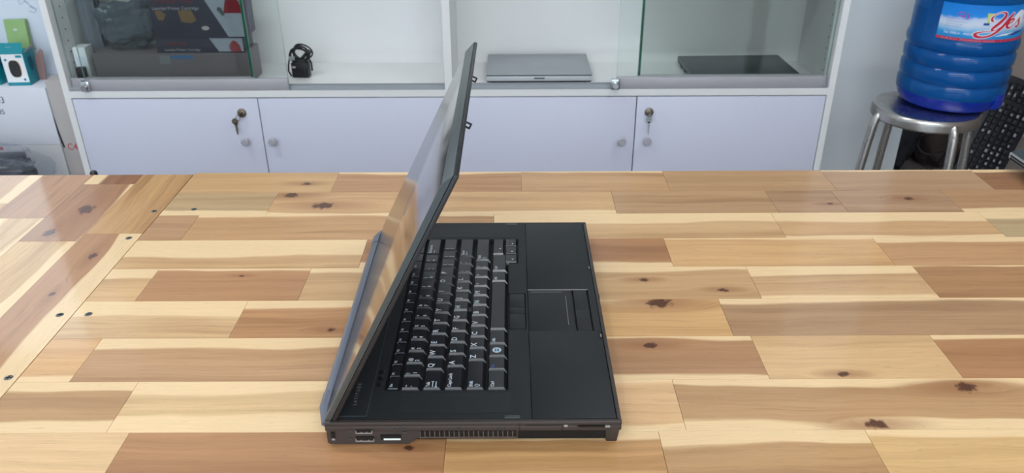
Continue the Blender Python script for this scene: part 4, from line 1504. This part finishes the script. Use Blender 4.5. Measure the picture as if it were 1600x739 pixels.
# water swoosh
wrap(stroke([(.100, .0160, .0004), (.118, .020, .0016), (.140, .0205, .0024), (.160, .0215, .0008)]), RL + .00075, 'water_splash', M['label_white'], lab)
wrap(stroke([(.124, .0190, .0004), (.138, .0200, .0022), (.152, .0225, .0030), (.166, .024, .0004)]), RL + .00082, 'water_splash', M['label_navy'], lab)
NX = lambda x: .090 + (x - .075) * 1.42
name_strokes = [
    # Y: opening curl and left arm down to the join
    [(.1010, .0540, .0010), (.0975, .0570, .0022), (.0965, .0625, .0020), (.1010, .0710, .0010), (.1110, .0765, .0009), (.1200, .0740, .0022), (.1200, .0650, .0030), (.1130, .0520, .0032), (.1040, .0400, .0028), (.1010, .0335, .0022), (.1060, .0320, .0009), (.1160, .0400, .0007), (.1250, .0520, .0009)],
    # Y: long right arm sweeping down into the tail loop
    [(.1370, .0745, .0018), (.1320, .0660, .0028), (.1230, .0480, .0030), (.1130, .0310, .0027), (.1010, .0190, .0022), (.0880, .0140, .0020), (.0780, .0155, .0030), (.0750, .0205, .0030), (.0800, .0255, .0016), (.0900, .0285, .0008), (.1020, .0300, .0006)],
    # e
    [(.1270, .0440, .0008), (.1350, .0500, .0012), (.1400, .0560, .0018), (.1380, .0600, .0016), (.1320, .0560, .0022), (.1280, .0470, .0030), (.1290, .0390, .0026), (.1350, .0370, .0014), (.1430, .0440, .0008)],
    # s
    [(.1430, .0440, .0008), (.1520, .0560, .0012), (.1545, .0600, .0016), (.1540, .0540, .0024), (.1560, .0460, .0028), (.1540, .0390, .0022), (.1470, .0380, .0018)],
]
for st in name_strokes:
    wrap(stroke(st, .0016, NX), RL + .0010, 'name_outline', M['label_white'], lab)
for st in name_strokes:
    wrap(stroke(st, 0, NX), RL + .0013, 'name_lettering', M['label_red'], lab)

# ------------------------------------------------------------------ things in the recess at right
t = thing('desktop_keyboard', (1.420, 2.44, 0), 'black full-size keyboard standing on end, leaning in the recess behind the stool', 'keyboard')
KBW, KBL = .155, .46
b = MB().box(0, KBW, 0, .022, 0, KBL, bev=.004)
kb_rot = (math.radians(-14), math.radians(19), math.radians(-8))
body = b.build('body', M['kb_panel'], t, loc=(0, 0, .06), rot=kb_rot)
kme = None
random.seed(3)
for r in range(6):
    z = .015
    while z < KBL - .03:
        h_ = .0175
        if .30 < z < .315 or .375 < z < .385:
            z += .01
            continue
        if kme is None:
            ko = MB().frustum(0, .017, 0, h_, 0, .002, .015, .002, h_ - .002, .006, bev=.0005)
            ko = ko.build('key', M['kb_key'], body)
            kme = ko.data
        else:
            ko = link('key', kme, body)
        ko.matrix_local = Matrix.Translation((.016 + r * .0205, -.0002, z)) @ Matrix(((1, 0, 0), (0, 0, -1), (0, 1, 0))).to_4x4()
        z += .019
# legends printed on the keys: one joined part
b = MB()
for r in range(6):
    z = .02
    while z < KBL - .035:
        if random.random() < .42:
            x = .020 + r * .0205
            b.box(x, x + random.uniform(.004, .008), -.0068, -.0062, z, z + random.uniform(.004, .011))
        z += .019
o = b.build('legends', M['grey_label'], body); o['kind'] = 'stuff'

t = thing('cloth_bag', (1.425, 2.92, 0), 'dark crumpled cloth bag on the floor in the recess, left one behind the stool', 'bag')
crumple('cloth', M['cloth_dark'], t, (.095, .14, .165), 4, .16, 12)
t = thing('cloth_bag', (1.66, 2.98, 0), 'brownish cloth bag on the floor in the recess, right of the dark bag', 'bag')
crumple('cloth', M['cloth_brown'], t, (.115, .15, .16), 4, .10, 15)

t = thing('loose_cable', (1.49, 2.62, 0), 'thin black cable with loops hanging in the recess behind the bottle', 'cable')
pts = [(.05, 0, .75), (.055, 0, .55), (.06, 0, .47), (.035, .01, .42), (.05, 0, .36), (.02, .0, .30), (-.04, .0, .27), (-.07, .01, .30), (-.02, .01, .33), (.03, 0, .30), (.0, .01, .25), (-.06, .0, .24), (-.08, .02, .20), (-.04, .01, .16), (.02, 0, .17), (.0, .02, .10), (-.04, .02, .05), (-.02, .02, .006)]
MB().tube([p for p in catmull(pts, 6)], .0028, 6).build('cable', M['cable'], t)

# device at the far right end of the table
t = thing('electronic_device', (.7480, .925, TOP), 'low dark grey device with a slotted silver side, on the far right table edge', 'device')
b = MB().frustum(.016, .26, .010, .192, .006, 0, .28, 0, .205, .017, bev=.001)
b.box(0, .28, 0, .205, .0168, .0265, bev=.002)
b.build('body', M['dev_silver'], t)
MB().frustum(.0005, .28, 0, .205, .0264, .012, .27, .010, .193, .036, bev=.002).build('top_cover', M['dev_dark'], t)
for z in (.0185, .0225):
    for k in range(4):
        y0 = .012 + k * .049
        MB().box(-.0006, .002, y0, y0 + .040, z - .0012, z + .0012).build('vent_slot', M['dark'], t)
for x, y in ((.03, .03), (.03, .17), (.24, .03), (.24, .17)):
    MB().lathe([(0, 0), (.010, 0), (.010, .0075)], 12, (x, y, .0)).build('rubber_foot', M['black_plastic'], t)
